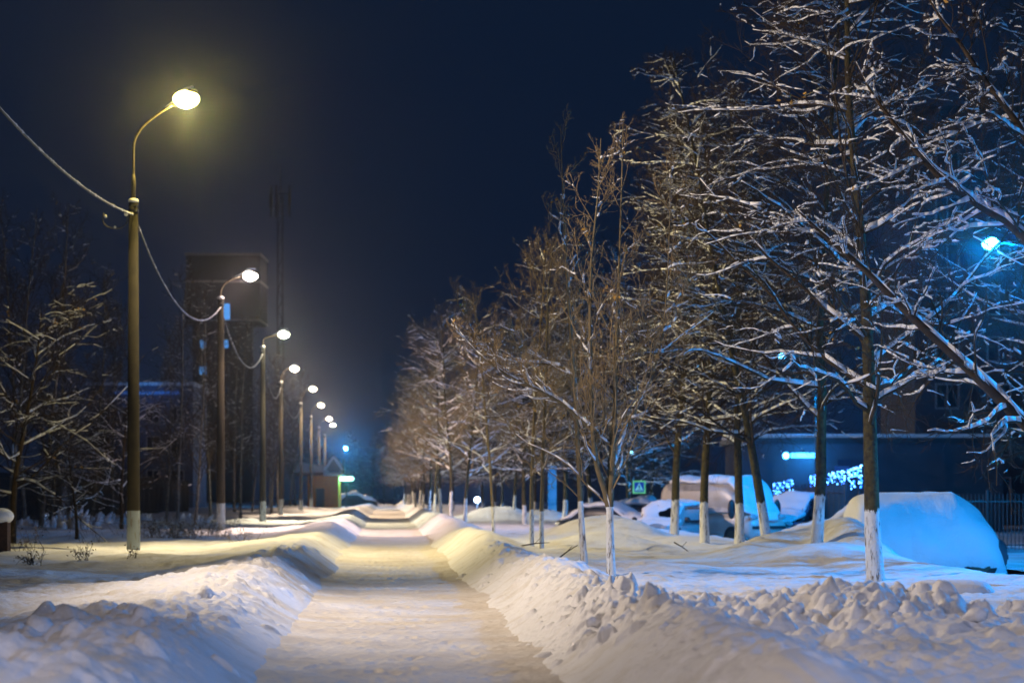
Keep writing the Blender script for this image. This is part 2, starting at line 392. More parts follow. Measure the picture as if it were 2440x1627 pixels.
def snowcaps(P, Rd, wmin=.02, thick=1., keep=.75, maxslope=.75, sm=.02):
    """snow lying along the upper side of every branch that is not too steep"""
    B, N, _ = P.shape
    dv = P[:, 1:]-P[:, :-1]; sl = np.abs(nrm(dv)[..., 2])
    ok = (sl < maxslope*(.8+.4*rng.random(sl.shape)))&(rng.random((B, 1)) < keep)&(rng.random(sl.shape) < .93)
    A = nrm(np.cross(nrm(dv), np.array([0, 0, 1.])))
    w_ = np.maximum(Rd*.9, wmin*.5)*(.7+.6*rng.random(Rd.shape)); h_ = (wmin*.55+Rd*.55)*thick*(.5+1.0*rng.random(Rd.shape))*np.linspace(1.6, .45, N)[None]; w_ = w_*np.linspace(1.25, .5, N)[None]
    p0, p1 = P[:, :-1][ok], P[:, 1:][ok]; a = A[ok]; w0, w1 = w_[:, :-1][ok][:, None], w_[:, 1:][ok][:, None]
    h0, h1 = h_[:, :-1][ok][:, None], h_[:, 1:][ok][:, None]; z0, z1 = Rd[:, :-1][ok][:, None], Rd[:, 1:][ok][:, None]
    up = np.array([[0, 0, 1.]])
    V = np.stack([p0-a*w0+up*z0*.35, p0-a*w0*.55+up*(z0+h0), p0+a*w0*.55+up*(z0+h0), p0+a*w0+up*z0*.35,
                  p1-a*w1+up*z1*.35, p1-a*w1*.55+up*(z1+h1), p1+a*w1*.55+up*(z1+h1), p1+a*w1+up*z1*.35], 1)
    M = len(V); b = (np.arange(M)*8)[:, None, None]
    q = np.array([[0, 1, 5, 4], [1, 2, 6, 5], [2, 3, 7, 6], [3, 0, 4, 7], [0, 3, 2, 1], [4, 5, 6, 7]])[None]
    return V.reshape(-1, 3), (b+q).reshape(-1, 4)
def join(parts):
    Vs, Fs, k = [], [], 0
    for V, Fq in parts: Vs.append(V); Fs.append(Fq+k); k += len(V)
    return np.concatenate(Vs), np.concatenate(Fs)
def leaves(P, n, size=.038, clump=3):
    pts = P.reshape(-1, 3); c = pts[rng.integers(0, len(pts), n)]; c = np.repeat(c, clump, 0)+rng.normal(0, .05, (n*clump, 3)); M = len(c)
    a = nrm(rng.normal(0, 1, (M, 3)))*size; b = nrm(np.cross(a, rng.normal(0, 1, (M, 3))))*size*.6
    V = np.stack([c-a, c+b, c+a, c-b], 1).reshape(-1, 3); return V, np.arange(M*4).reshape(M, 4)

def make_tree(label, H=10.5, r=.13, first=2.0, limbs=34, limb_len=3.3, snow=1., trunkmat=None, bark=None, seed=1, leaf=0, dens=(7, 6, 3), up=.03,
              trunks=None, ang=(45, 80), name='bare_tree', group=None, wmin=.026, rf1=.38, lean=(0, 0), twig=.0035, keep=.75, caps=False):
    global rng
    rng = np.random.default_rng(seed)
    t = thing(name, label, 'tree', group=group)
    if trunks is None:
        P0, R0 = grow(np.zeros((1, 3)), np.array([[lean[0], lean[1], 1.]]), np.array([H]), np.array([r]), np.array([.012]), 16, .06, .035)
        P0[:, 0, 2] = -.4; R0[:, 0] *= 1.15
        nl = limbs
    else:
        P0 = np.array(trunks[0]); R0 = np.array(trunks[1]); nl = limbs
    V, Fq = tubes(P0, R0, 10); mesh_obj('trunk', V, Fq, trunkmat or TRUNK_W, t, True)
    hh = P0[..., 2].max()
    t0 = first/hh
    tt = 1-(.62 if trunks is None else .82)*(t0+(1-t0)*(np.arange(nl)+.5)/nl)
    P1, R1 = spawn(P0, R0, nl, t0, .97, ang, 1, 11, rf1, up, .13, 0, .006, 0, lab=limb_len*np.tile(tt, len(P0))*np.repeat((lambda q: (q/q.max())**1.1)(np.linalg.norm(np.diff(P0, axis=1), axis=-1).sum(1)), nl))
    P2, R2 = spawn(P1, R1, dens[0], .12, .97, (25, 60), .54, 9, .5, up, .17, .5, .004)
    P3, R3 = spawn(P2, R2, dens[1], .12, 1, (25, 60), .5, 6, .6, up*.5, .2, .45, twig)
    parts = [tubes(P1, R1, 5), tubes(P2, R2, 4), tubes(P3, R3, 3)]
    sn = [snowcaps(P1, R1, wmin*1.3, snow, .82, .68), snowcaps(P2, R2, wmin*1.05, snow, keep*.7, .55), snowcaps(P3, R3, wmin*.8, snow, keep*.20, .5)]
    if caps: sn.append(snowcaps(P0, R0, wmin*1.5, .8, .97, .97))
    if dens[2]:
        P4, R4 = spawn(P3, R3, dens[2], .1, 1, (20, 50), .8, 4, .7, .09, .15, .35, twig*.8)
        parts.append(tubes(P4, R4, 3)); sn.append(snowcaps(P4, R4, wmin*.7, snow, keep*.03, .45))
    V, Fq = join(parts); mesh_obj('branches', V, Fq, bark or BARK, t)
    if snow: V, Fq = join(sn); mesh_obj('snow_layer', V, Fq, SNOW, t, True)
    if leaf: V, Fq = leaves(P3, leaf); mesh_obj('dry_leaves', V, Fq, LEAF, t)
    return t

def stem(pts, D0, r0, r1, n=16, base=None):
    """a trunk polyline through photo points at the distance of its tree, relative to the tree base"""
    P = np.array([at(px, py, D0+dy) for px, py, dy in pts])-np.array(base)
    tq = np.linspace(0, 1, len(pts)); tn = np.linspace(0, 1, n)
    Q = np.stack([np.interp(tn, tq, P[:, i]) for i in range(3)], 1)
    Q[1:-1] = Q[1:-1]*.5+.25*(Q[2:]+Q[:-2])
    return Q, r0+(r1-r0)*tn**.9

# the two hero young trees beside the path
YD = 33
b = at(1455, 1372, YD); b = (b[0], b[1], ground(b[0], b[1]))
A1 = stem([(1457, 1385, 0), (1454, 1300, 0), (1452, 1205, 0), (1460, 1120, 0), (1466, 950, .1), (1470, 760, .2), (1480, 520, .2), (1485, 278, .3)], YD, .068, .006, 16, b)
A2 = stem([(1453, 1215, 0), (1440, 1165, 0), (1420, 1110, -.1), (1411, 1030, -.1), (1406, 850, -.2), (1404, 640, -.2), (1425, 480, -.3), (1432, 330, -.3)], YD, .05, .006, 16, b)
A4 = stem([(1428, 1040, 0), (1385, 1000, -.1), (1335, 955, -.2), (1275, 925, -.3), (1220, 900, -.4), (1165, 865, -.5), (1115, 820, -.6), (1075, 760, -.6)], YD, .032, .005, 16, b)
A3 = stem([(1462, 1110, 0), (1475, 1070, .2), (1495, 1010, .4), (1540, 930, .6), (1575, 840, .7), (1590, 700, .9), (1597, 500, 1), (1600, 350, 1.1)], YD, .03, .005, 16, b)
tr = make_tree('young bare tree with a forked whitewashed stem, nearest the path, snow on its low limbs', first=1.75, limbs=22, limb_len=2.7, rf1=.3,
               trunks=([A1[0], A2[0], A3[0], A4[0]], [A1[1], A2[1], A3[1], A4[1]]), caps=True, trunkmat=TRUNK_Y, bark=BARK_Y, seed=11, leaf=10, dens=(6, 3, 2), up=.10, ang=(32, 58), name='young_tree', wmin=.022, snow=.85, keep=.34, twig=.004)
tr.location = b; HERO = tr
b = at(1392, 1350, 37); b = (b[0], b[1], ground(b[0], b[1]))
B1 = stem([(1394, 1362, 0), (1388, 1290, 0), (1383, 1200, 0), (1377, 1060, 0), (1368, 900, 0), (1352, 700, 0), (1342, 500, .1), (1336, 300, .1)], 37, .062, .006, 16, b)
B2 = stem([(1366, 905, 0), (1350, 880, 0), (1310, 865, .2), (1260, 865, .5), (1190, 850, .7), (1150, 820, .8), (1120, 780, .9), (1080, 700, 1)], 37, .03, .005, 16, b)
tr = make_tree('slender young tree behind the forked one, one long snowy limb reaching left', first=1.9, limbs=24, limb_len=2.5, rf1=.3,
               trunks=([B1[0], B2[0]], [B1[1], B2[1]]), caps=True, trunkmat=TRUNK_Y, bark=BARK_Y, seed=12, leaf=9, dens=(5, 3, 2), up=.10, ang=(32, 58), name='young_tree', wmin=.022, snow=.85, keep=.34, twig=.004)
tr.location = b

b = (at(2850, 1180, 30)[0], 30, 0); b = (b[0], b[1], ground(b[0], b[1]))
C1 = stem([(2850, 1390, 0), (2640, 1200, 0), (2440, 1008, 0), (2300, 868, 0), (2150, 735, -.1), (2060, 640, -.1), (1960, 560, -.2), (1900, 500, -.2)], 30, .11, .012, 18, b)
C2 = stem([(2640, 1200, 0), (2580, 800, .1), (2440, 548, .2), (2340, 495, .2), (2240, 430, .3), (2150, 320, .3), (2080, 230, .4), (2040, 150, .4)], 30, .09, .008, 18, b)
C3 = stem([(2600, 900, .1), (2540, 560, .4), (2450, 330, .5), (2400, 260, .5), (2330, 170, .6), (2280, 90, .6), (2220, 20, .7), (2200, -60, .7)], 30, .07, .008, 18, b)
tr = make_tree('leaning tree past the right edge, its long straight snowy limbs crossing the blue lamp', first=2.0, limbs=26, limb_len=2.3, rf1=.3,
               trunks=([C1[0], C2[0], C3[0]], [C1[1], C2[1], C3[1]]), trunkmat=BARK, seed=14, leaf=6, dens=(7, 5, 2), up=0, ang=(40, 75), name='leaning_tree', wmin=.03, snow=1.1, keep=.6, twig=.003, caps=True)
tr.location = b

# prototypes
T1 = make_tree('x', 10.8, .125, 2.05, 52, 3.7, 1.1, seed=21, leaf=14, dens=(9, 7, 4), wmin=.026, up=-.005, twig=.003)
T2 = make_tree('x', 10.5, .12, 2.2, 50, 3.6, 1.1, seed=22, leaf=10, dens=(9, 7, 4), wmin=.024, lean=(.05, .02), up=.0, twig=.003)
T3 = make_tree('x', 11.2, .125, 2.1, 54, 3.5, 1.1, seed=23, leaf=8, dens=(9, 7, 4), wmin=.024, ang=(35, 75), up=.01, twig=.003)
YT = make_tree('x', 7.6, .06, 1.7, 30, 2.6, 1.0, trunkmat=TRUNK_Y, bark=BARK_Y, seed=24, leaf=4, dens=(6, 5, 2), up=.06, ang=(35, 65), name='young_tree', wmin=.02, keep=.55, rf1=.32)
YT2 = make_tree('x', 7.3, .075, 1.6, 34, 3.0, 1.0, trunkmat=TRUNK_W, bark=BARK_Y, seed=25, leaf=0, dens=(7, 6, 2), up=.04, ang=(45, 72), name='young_tree', wmin=.024, keep=.6)
PT = make_tree('x', 10.5, .085, 1.8, 34, 2.6, .8, trunkmat=TRUNK_P, bark=BARK, seed=26, leaf=3, dens=(7, 6, 2), up=.09, ang=(28, 52), wmin=.022, keep=.45)
ST = make_tree('x', 5.2, .09, 1.0, 30, 4.2, .9, trunkmat=BARK, bark=BARK, seed=27, leaf=12, dens=(9, 7, 2), up=.0, ang=(40, 75), name='spreading_tree', wmin=.024, keep=.5)
PR = dict(T1=T1, T2=T2, T3=T3, YT=YT, YT2=YT2, PT=PT, ST=ST); used = set()
def place(k, px, D, label, sc=1, rz=None, group=None, z=None):
    x = (px-1220)/F*D; zz = (ground(x, D) if z is None else z)-.03
    rz = random.uniform(0, 6.28) if rz is None else rz
    tilt = (random.uniform(-.05, .05), random.uniform(-.06, .06)) if px != 1828 else (0, -.13)
    if k not in used:
        used.add(k); o = PR[k]; o.location = (x, D, zz); o.rotation_euler = (0, 0, rz); o.scale = (sc,)*3; o['label'] = label
        if group: o['group'] = group
    else: o = dup(PR[k], (x, D, zz), rz, label, sc, group)
    o.rotation_mode = 'ZYX'; o.rotation_euler = (tilt[0], tilt[1], rz)
    return o
# second row: big whitewashed trees
G2 = 'big whitewashed trees of the second row'
place('T1', 2088, 33, 'big snowy tree with mossy trunk and whitewashed foot, rightmost whole trunk, before the buried car', 1.0, .4, G2)
place('T2', 1945, 44, 'leaning whitewashed tree rising from the snow mound left of the mossy trunk', 1.0, 2.4, G2)
place('T3', 1828, 55, 'dark whitewashed tree right of the snow covered van', 1.0, 1.2, G2)
place('T1', 1762, 58, 'whitewashed tree standing in front of the middle of the snow covered van', .98, 3.0, G2)
place('T2', 1680, 58, 'whitewashed tree with a snow patch in its bark, before the left side of the van', 1.0, 4.4, G2)
place('T3', 1606, 66, 'whitewashed tree just left of the van, by the silver car', 1.02, 5.2, G2)
place('T1', 1440, 98, 'dark tree behind the forked young tree, right of its stem', 1.0, 5.5, G2)
place('T2', 1408, 104, 'dark tree seen between the two nearest young trees', 1.0, 1.0, G2)
place('T3', 1345, 112, 'dark thick tree left of the slender young tree', .95, .3, G2)
place('T1', 1250, 92, 'thick dark tree behind the pair of thin stems', .76, 2.2, G2)
place('T3', 1310, 128, 'dark tree left of the blue lit post', .95, 1.9, G2)
place('T2', 2700, 38, 'large tree standing past the right edge, its crown reaching in behind the leaning limbs', 1.12, 3.3, G2)
place('T3', 2540, 42, 'big dark crowned tree behind the buried car under the blue lamp', .95, 4.1, G2, z=-.4)
# first row
G1 = 'young trees of the row beside the path'
place('YT', 1290, 50, 'thin whitewashed young tree, right one of a close pair left of the slender tree', .85, .5, G1)
place('YT', 1268, 51, 'thin whitewashed young tree with a snowy fork, left one of a close pair', .85, 2.5, G1)
place('YT', 1176, 66, 'thin young tree with an unpainted greenish stem, middle of the near row', .88, 4.0, G1)
place('YT2', 1107, 79, 'thin whitewashed young tree right of the bright low lamp glow', .9, 1.2, G1)
place('YT2', 1075, 90, 'thicker whitewashed young tree left of the bright low lamp glow', 1.05, 2.7, G1)
place('YT2', 1050, 104, 'young whitewashed tree, first of the far end of the near row', 1.1, 5.1, G1)
for i, (px, D) in enumerate([(1035, 116), (1022, 128), (1008, 141), (1000, 154), (990, 168), (985, 182), (977, 198), (972, 215), (966, 232), (962, 250)]):
    place('YT2', px, D, 'distant whitewashed tree at the far end of the row right of the path', random.uniform(.95, 1.15), None, 'distant trees at the far end of the right row')
for i, (px, D) in enumerate([(1195, 122), (1150, 135), (1110, 150), (1080, 165), (1180, 160), (1050, 185), (1225, 108), (1275, 142), (1380, 135), (1500, 118), (1550, 128)]):
    place('T'+str(i % 3+1), px, D, 'dark tree deep in the grove right of the path, trunk only a dark bar', (random.uniform(.66, .8) if px < 1300 else random.uniform(.85, 1)), None, 'dark trees deep in the right grove')
# left side
GL = 'bare trees left of the lamp row'
place('PT', 425, 92, 'pale trunked bare tree between the first two lamp posts, left of its neighbour', .95, .5, GL)
place('PT', 463, 88, 'slim pale tree closest left of the second lamp post', .85, 2.0, GL)
place('ST', 183, 66, 'small snowy forked tree left of the nearest lamp post', .62, 1.0, GL)
place('ST', 30, 62, 'wide dark snowy tree at the left edge', 1.15, 3.0, GL)
place('ST', 290, 84, 'rusty brown snowy tree half hidden behind the nearest lamp post', .9, 2.1, GL)
place('PT', 60, 95, 'tall dark tree behind the wide tree at the left edge', 1.2, 4.1, GL)
place('PT', 575, 120, 'bare tree between the second and the third lamp post', .95, 5.1, GL)
place('PT', 500, 112, 'bare tree right behind the second lamp post', .95, 3.1, GL)
place('PT', 645, 150, 'bare tree between the third and the fourth lamp post', .95, 1.7, GL)
for px, D in [(600, 170), (560, 150), (690, 195), (665, 180), (705, 225), (640, 210), (520, 145), (395, 120), (-60, 80), (120, 110), (20, 78), (95, 86), (-20, 92), (215, 105), (270, 125)]:
    place('PT', px, D, 'dark bare tree in the belt behind the lamp posts on the left', random.uniform(.9, 1.15), None, 'dark trees of the left belt')
for px, D in [(885, 330), (915, 345), (940, 350), (965, 335), (860, 360), (990, 330), (835, 370), (900, 400), (950, 410), (1010, 350), (790, 380), (750, 340)]:
    place('T'+str(random.randint(1, 3)), px, D, 'far dark tree closing the end of the path', random.uniform(.8, 1.0), None, 'far trees closing the end of the path')
for k in PR:
    if k not in used: print('UNUSED', k)

# ------------------------------------------------------------------ street lamps along the path
WARM = (1.0, .74, .50); YEL = (1.0, .76, .20); PINK = (1.0, .72, .58); NEUT = (1.0, .86, .58)
LAMPS = [  # pole px, D, head px, head py, colour, power, label
    (318, 55, 442, 240, YEL, 1.0, 'nearest street lamp, tall concrete post with yellow light high on a long curved arm'),
    (526, 82, 595, 659, PINK, 1.0, 'second street lamp, pinkish white light on a short arm before the tower block'),
    (626, 109, 675, 798, NEUT, 1.0, 'third street lamp from the front, pale yellow light'),
    (669, 143, 701, 879, WARM, 1.0, 'fourth street lamp from the front, warm white light'),
    (717, 176, 745, 927, WARM, 1.0, 'fifth street lamp from the front, its light high above the snow heap'),
    (741, 205, 764, 966, WARM, 1.0, 'sixth street lamp from the front'),
    (760, 238, 784, 998, WARM, 1.0, 'seventh street lamp, left of the pair before the wooden kiosk'),
    (774, 268, 793, 1013, WARM, 1.0, 'farthest street lamp, in front of the wooden kiosk wall')]
extra = [(-7.4, 27.5, (1, .80, .62)), (-5.9, 0, (1, .80, .68))]
PW = 7600
tops = []
def street_lamp(x, y, hx, hz, col, label, tall=False, zb=None, pw=PW, gl=.085, aim=.82, cone=130):
    zb = ground(x, y) if zb is None else zb
    t = thing('street_lamp', label, 'street lamp', (x, y, zb), 0, 'street lamps in a row left of the path')
    top = 8.03-zb; dx = hx-x; hh = hz-zb
    p = MB(); p.tube([(0, 0, -.3), (0, 0, .5), (0, 0, 3), (0, 0, top)], [.155, .15, .135, .105], 20); p.build('post', CONC, t, True)
    p = MB(); p.ball((0, 0, top+.01), .125, 14, 8, (1, 1, .55)); p.build('snow_cap', SNOW, t, True)
    p = MB(); p.tube([(0, 0, top-.25), (0, 0, top-.19)], .125, 16); p.tube([(0, 0, top-.12), (0, 0, top-.09)], .12, 16); p.build('clamp_band', DARK, t)
    st = top+.05; ri = hh-st
    up = 1.15 if tall else .12
    tl = .52 if tall else .22
    ex, ez = dx-.30*math.cos(tl), hh-.05-.30*math.sin(tl)
    A_ = (0, st+up); B_ = (0, st+up+(.42 if tall else .3)); C_ = (ex*.42, ez-math.tan(tl)*ex*.58)
    pts = [(0, 0, st-.1), (0, 0, st+up*.5)]
    for a in np.linspace(0, 1, 12):
        m0, m1, m2, m3 = (1-a)**3, 3*a*(1-a)**2, 3*a*a*(1-a), a**3
        pts.append((m0*A_[0]+m1*B_[0]+m2*C_[0]+m3*ex, 0, m0*A_[1]+m1*B_[1]+m2*C_[1]+m3*ez))
    p = MB(); n = len(pts); p.tube(pts, [.045]+[.03]*(n-1), 10)
    p.build('arm', STEEL, t, True)
    if tall:
        p = MB(); p.tube([(0, 0, top-.02), (0, 0, top+.45), (0, 0, top+.62)], [.058, .055, .032], 12); p.build('sleeve', STEEL, t, True)
    # head
    e = pts[-1]; p = MB()
    def hp(a, zz): return (e[0]+a*math.cos(tl), e[1], e[2]+a*math.sin(tl)+zz)
    p.tube([hp(-.05, 0), hp(.08, .02), hp(.22, .03), hp(.45, .03), hp(.58, .0), hp(.62, -.01)], [.035, .06, .115, .12, .07, .01], 12)
    h = p.build('lamp_head', STEEL, t, True)
    g = MB(); c = hp(.32, -.05)
    g.ball(c, .25 if tall else .21, 16, 10, (1.2, .85, .8))
    gm = bpy.data.materials.new('lamp_light'); gm.use_nodes = True
    bb = gm.node_tree.nodes['Principled BSDF']; bb.inputs['Base Color'].default_value = (.8, .8, .8, 1)
    bb.inputs['Emission Color'].default_value = (*[min(1, v*1.15) for v in col], 1); bb.inputs['Emission Strength'].default_value = 40
    g.build('lens', gm, h, True)
    p = MB(); p.tube([hp(-.22, .02), hp(0, .06), hp(.25, .15), hp(.5, .15)], [.02, .035, .08, .03], 8); p.build('snow_patch', SNOW, h, True)
    lc = (c[0], c[1], c[2]-.25)
    light('lamp_glow', 'POINT', lc, pw*gl, col, .05, t)
    light('lamp_beam', 'SPOT', lc, pw*1.05, (1, .80, .44) if col is YEL else col, .05, t, aim=(aim, 0, -1), spot=cone, blend=.6)
    return t
allp = []
for i, (px, D, hx, hy, col, pwf, lab) in enumerate(LAMPS):
    x = (px-1220)/F*D; h = at(hx, hy, D)
    street_lamp(x, D, h[0], h[2]+.12, col, lab, tall=(i == 0), pw=PW*pwf, gl=.11 if i == 0 else .034, cone=130 if i < 4 else 156)
    allp.append((x, D))
for i, (x, y, col) in enumerate(extra):
    street_lamp(x, y, x+1.1, 9.2, col, ['street lamp past the left edge, next before the nearest one', 'street lamp beside the camera, out of the picture'][i], pw=PW*(.62 if i == 0 else .62), gl=.02, aim=1.5 if i == 0 else .75, cone=112 if i == 0 else 168)
allp = [(extra[1][0], extra[1][1]), (extra[0][0], extra[0][1])]+allp
def cable(a, b, za, zb, sag, label, r=.018, loop=False):
    q = random.Random(int(a[1])); pts = []; N = 46
    for i in range(N+1):
        t = i/N; pts.append((a[0]+(b[0]-a[0])*t, a[1]+(b[1]-a[1])*t, za+(zb-za)*t-4*sag*t*(1-t)))
    o = thing('overhead_cable', label, 'cable', pts[0]); k = Vector(pts[0])
    lp = [tuple(Vector(p)-k) for p in pts]
    p = MB(); p.tube(lp, r, 6); p.build('cable_core', CABLE, o, True)
    p = MB(); sp = []; 
    for i in range(N*4):
        f = i/4; j = int(f); fr = f-j; v = Vector(lp[j]).lerp(Vector(lp[j+1]), fr); v.z += r*.8; sp.append(tuple(v))
    p.tube(sp, [r*(.75+q.random()**2*1.1) for _ in sp], 6); p.build('snow_layer', SNOW, o, True)
    return o
cl = ['snowy sagging cable running from the nearest lamp post out of the left edge', 'snowy sagging cable between the first and second lamp posts', 'sagging cable between the second and third lamp posts',
      'sagging cable between the third and fourth lamp posts', 'thin cable between the fourth and fifth lamp posts', 'thin cable between the fifth and sixth lamp posts',
      'thin cable between the sixth and seventh lamp posts', 'thin cable between the last two lamp posts']
for i in range(1, 9):
    a, b_ = allp[i], allp[i+1]
    cable(a, b_, 7.75, 7.72, 1.25 if i > 1 else .55, cl[i-1])
# coil of spare wire on the nearest post
x1 = allp[2][0]; o = thing('wire_coil', 'dark loop of spare wire hanging beside the top of the nearest lamp post', 'wire', (x1, 55, 7.7))
p = MB(); pts = [(-.12-.28+.28*math.cos(a), -.12, .0-.10-.2*math.sin(a)) for a in np.linspace(0, math.pi, 14)]; pts = [(-.12, -.1, .0)]+pts+[(-.66, -.1, .06)]
p.tube(pts, .014, 6); p.build('wire', CABLE, o, True)
p = MB(); p.ball((-.62, -.12, -.02), .035); p.ball((-.4, -.12, -.27), .03); p.ball((-.15, -.12, .03), .05); p.build('snow_bits', SNOW, o, True)

# ------------------------------------------------------------------ blue lamps over the parking lane
BLUE = (.0, .33, 1.0)
def blue_lamp(x, y, hz, label, pw, col=BLUE, group='blue street lamps over the parking lane', rad=.2, gl=.12):
    t = thing('street_lamp', label, 'street lamp', (x, y, -.45), 0, group)
    p = MB(); p.tube([(1.6, 0, 0), (1.6, 0, 4), (1.6, 0, hz)], [.09, .075, .06], 12); p.build('post', DARK, t, True)
    p = MB(); p.tube([(1.6, 0, hz), (1.5, 0, hz+.35), (.2, 0, hz+.55)], .035, 8); p.build('arm', DARK, t, True)
    p = MB(); p.tube([(.3, 0, hz+.55), (.15, 0, hz+.56), (-.25, 0, hz+.60), (-.38, 0, hz+.58)], [.03, .11, .12, .02], 10); h = p.build('lamp_head', DARK, t, True)
    m = mat('lamp_light_blue', (.8, .8, .8), .5, emit=(.12, .6, 1.0), estr=34)
    g = MB(); g.ball((-.05, 0, hz+.5), rad, 14, 8, (1, .9, .7)); g.build('lens', m, h, True)
    light('lamp_glow', 'POINT', (-.05, 0, hz+.2), pw*gl, col, .15, t)
    light('lamp_beam', 'SPOT', (-.05, 0, hz+.2), pw, col, .15, t, aim=(-.25, 0, -1), spot=142, blend=.5)
    return t
blue_lamp(14.7, 74, 9.0, 'blue street lamp shining through the snowy crowns at the right edge', 4500, gl=1.5, rad=.27)
blue_lamp(17.5, 36, 9.0, 'blue street lamp beyond the right edge over the parked cars', 17000)
blue_lamp(18, -2, 8.5, 'blue street lamp behind the camera on the right', 14500, (.08, .36, 1.0))
blue_lamp(13, 116, 8.0, 'blue street lamp hidden in the crowns over the far parked cars', 6000)
# far small lamps
def globe_lamp(px, py, D, r, col, est, label, pw=0, lcol=None, group=None, cat='lamp'):
    X_, Y_, Z_ = at(px, py, D); zb = min(ground(X_, Y_), Z_-.3)
    t = thing('globe_lamp', label, cat, (X_, Y_, zb), 0, group)
    p = MB(); p.tube([(0, 0, 0), (0, 0, Z_-zb)], max(.03, r*.15), 8); p.build('post', DARK, t)
    p = MB(); p.ball((0, 0, Z_-zb+r*.8), r); p.build('globe', mat('globe_light', (.8, .8, .8), .5, emit=col, estr=est), t, True)
    if pw: light('lamp_glow', 'POINT', (0, -r*1.6, Z_-zb+r*.8), pw, lcol or col, r*.5, t)
    return t
globe_lamp(1137, 1196, 128, .16, (.6, .8, 1), 14, 'bright bluish white globe lamp low between the thin trunks', 500, (.35, .55, 1))
globe_lamp(824, 1072, 250, .2, (.25, .75, 1), 14, 'small lone blue lamp high above the kiosk sign', 2600, (.03, .40, 1))
globe_lamp(112, 1243, 118, .24, (.5, .65, 1), 8, 'blue white lamp low behind the picket fence, left of the small forked tree', 120, (.4, .55, 1))
globe_lamp(370, 1222, 170, .3, (.5, .65, 1), 6, 'blue white lamp behind the picket fence, right of the nearest lamp post', 140, (.4, .55, 1))
globe_lamp(245, 1222, 160, .2, (.5, .65, 1), 6, 'blue white lamp behind the picket fence, just left of the nearest lamp post', 80, (.4, .55, 1))
globe_lamp(30, 1212, 125, .16, (.5, .6, 1), 4, 'weak bluish lamp behind the fence at the left edge', 0)
globe_lamp(1391, 998, 120, .10, (.5, .9, 1), 12, 'tiny cyan light among the branches between the two young trees', 0)
globe_lamp(1505, 1081, 110, .07, (.2, .7, 1), 8, 'tiny blue light among the branches right of the forked tree', 0)
globe_lamp(1873, 1092, 118, .17, (.1, .6, 1), 8, 'round cyan wall lamp left of the long light strip', 120, (.05, .45, 1))

# ------------------------------------------------------------------ kiosk
def kiosk():
    x0, x1 = at(733, 0, 225)[0], at(806, 0, 225)[0]; cx = (x0+x1)/2; D = 225; zb = -.1
    t = thing('kiosk', 'small orange brown plank kiosk with snowy gable roof beyond the lamps', 'kiosk', (cx, D, zb))
    wv = (x1-x0); WOOD = mat('orange_planks', (.85, .36, .05), .7, (.7, .27, .04), 5)
    p = MB(); p.box((0, 2, 1.65), (wv, 4, 3.3))
    for i in range(12): p.box((0, -.01, .14+i*.27), (wv+.04, .05, .235))
    p.build('wall', WOOD, t)
    p = MB(); p.box((-.25, -.06, 1.1), (.75, .06, 2.0)); p.build('door', mat('door_paint', (.08, .05, .03), .6, (.1, .06, .04), 8), t)
    rf = MB(); h = wv/2+.25
    rf.add([(-h-1.0, -.3, 3.3), (h+.2, -.3, 3.3), (h-.2, -.3, 3.75), (-h-.8, -.3, 3.75), (-h-1.0, 4.3, 3.3), (h+.2, 4.3, 3.3), (h-.2, 4.3, 3.75), (-h-.8, 4.3, 3.75)],
           [(0, 1, 2, 3), (5, 4, 7, 6), (1, 5, 6, 2), (4, 0, 3, 7), (3, 2, 6, 7), (0, 4, 5, 1)])
    roof = rf.build('roof', mat('roof_boards', (.10, .07, .05), .8, (.14, .1, .07), 8), t)
    g = MB(); gx = h-.65
    g.add([(gx-.75, -.4, 3.76), (gx+.75, -.4, 3.76), (gx, -.4, 4.9), (gx-.75, 3, 3.76), (gx+.75, 3, 3.76), (gx, 3, 4.9)], [(0, 1, 2), (4, 3, 5), (1, 4, 5, 2), (3, 0, 2, 5), (0, 3, 4, 1)])
    g.build('gable', mat('gable_boards', (.25, .20, .15), .8, (.18, .14, .1), 8), roof)
    sn = MB()
    sn.tube([(gx-.85, -.3, 3.8), (gx-.12, -.3, 4.92), (gx, -.3, 5.0), (gx+.12, -.3, 4.92), (gx+.85, -.3, 3.8)], .13, 8)
    sn.tube([(gx-.85, 1.5, 3.8), (gx, 1.5, 5.0), (gx+.85, 1.5, 3.8)], .2, 8)
    sn.add([(-h-1.0, -.42, 3.6), (gx-.5, -.42, 3.6), (gx-.45, -.2, 4.1), (-h-.6, .2, 4.6), (-h-1.0, 4, 3.6), (gx-.5, 4, 3.6), (gx-.45, 3, 4.1), (-h-.6, 3, 4.6)],
           [(0, 1, 2, 3), (5, 4, 7, 6), (1, 5, 6, 2), (4, 0, 3, 7), (3, 2, 6, 7)])
    sn.tube([(gx-.9, -.6, 3.45), (gx+.8, -.6, 3.45)], .17, 8)
    sn.build('roof_snow', SNOW, roof, True)
    p = MB(); p.box((h+.25, -.3, 4.2), (.28, .2, 1.3)); p.build('chimney', STEEL, roof)
kiosk()
GREEN = (.12, 1.0, .62)
t = thing('green_sign', 'glowing green white shop sign sticking out right of the kiosk', 'sign', at(826, 1140, 227))
gm = mat('green_neon', (.8, .8, .8), .5, emit=(.45, 1.0, .78), estr=6)
p = MB(); p.box((0, 0, 0), (1.05, .12, .36)); p.ball((-.5, 0, 0), .2); p.ball((.5, 0, -.02), .17); p.build('lit_panel', gm, t)
p = MB(); p.ball((-.98, 0, -.08), .17, 10, 6, (1.4, 1, .8)); p.build('lit_end', gm, t)
p = MB(); p.tube([(0, .1, -3.0), (0, .1, 0)], .05, 8); p.tube([(-.9, .1, 0), (.6, .1, 0)], .03, 6); p.build('sign_post', DARK, t)
light('sign_glow', 'POINT', (.1, -.5, -.1), 220, (.1, 1, .65), .3, t)

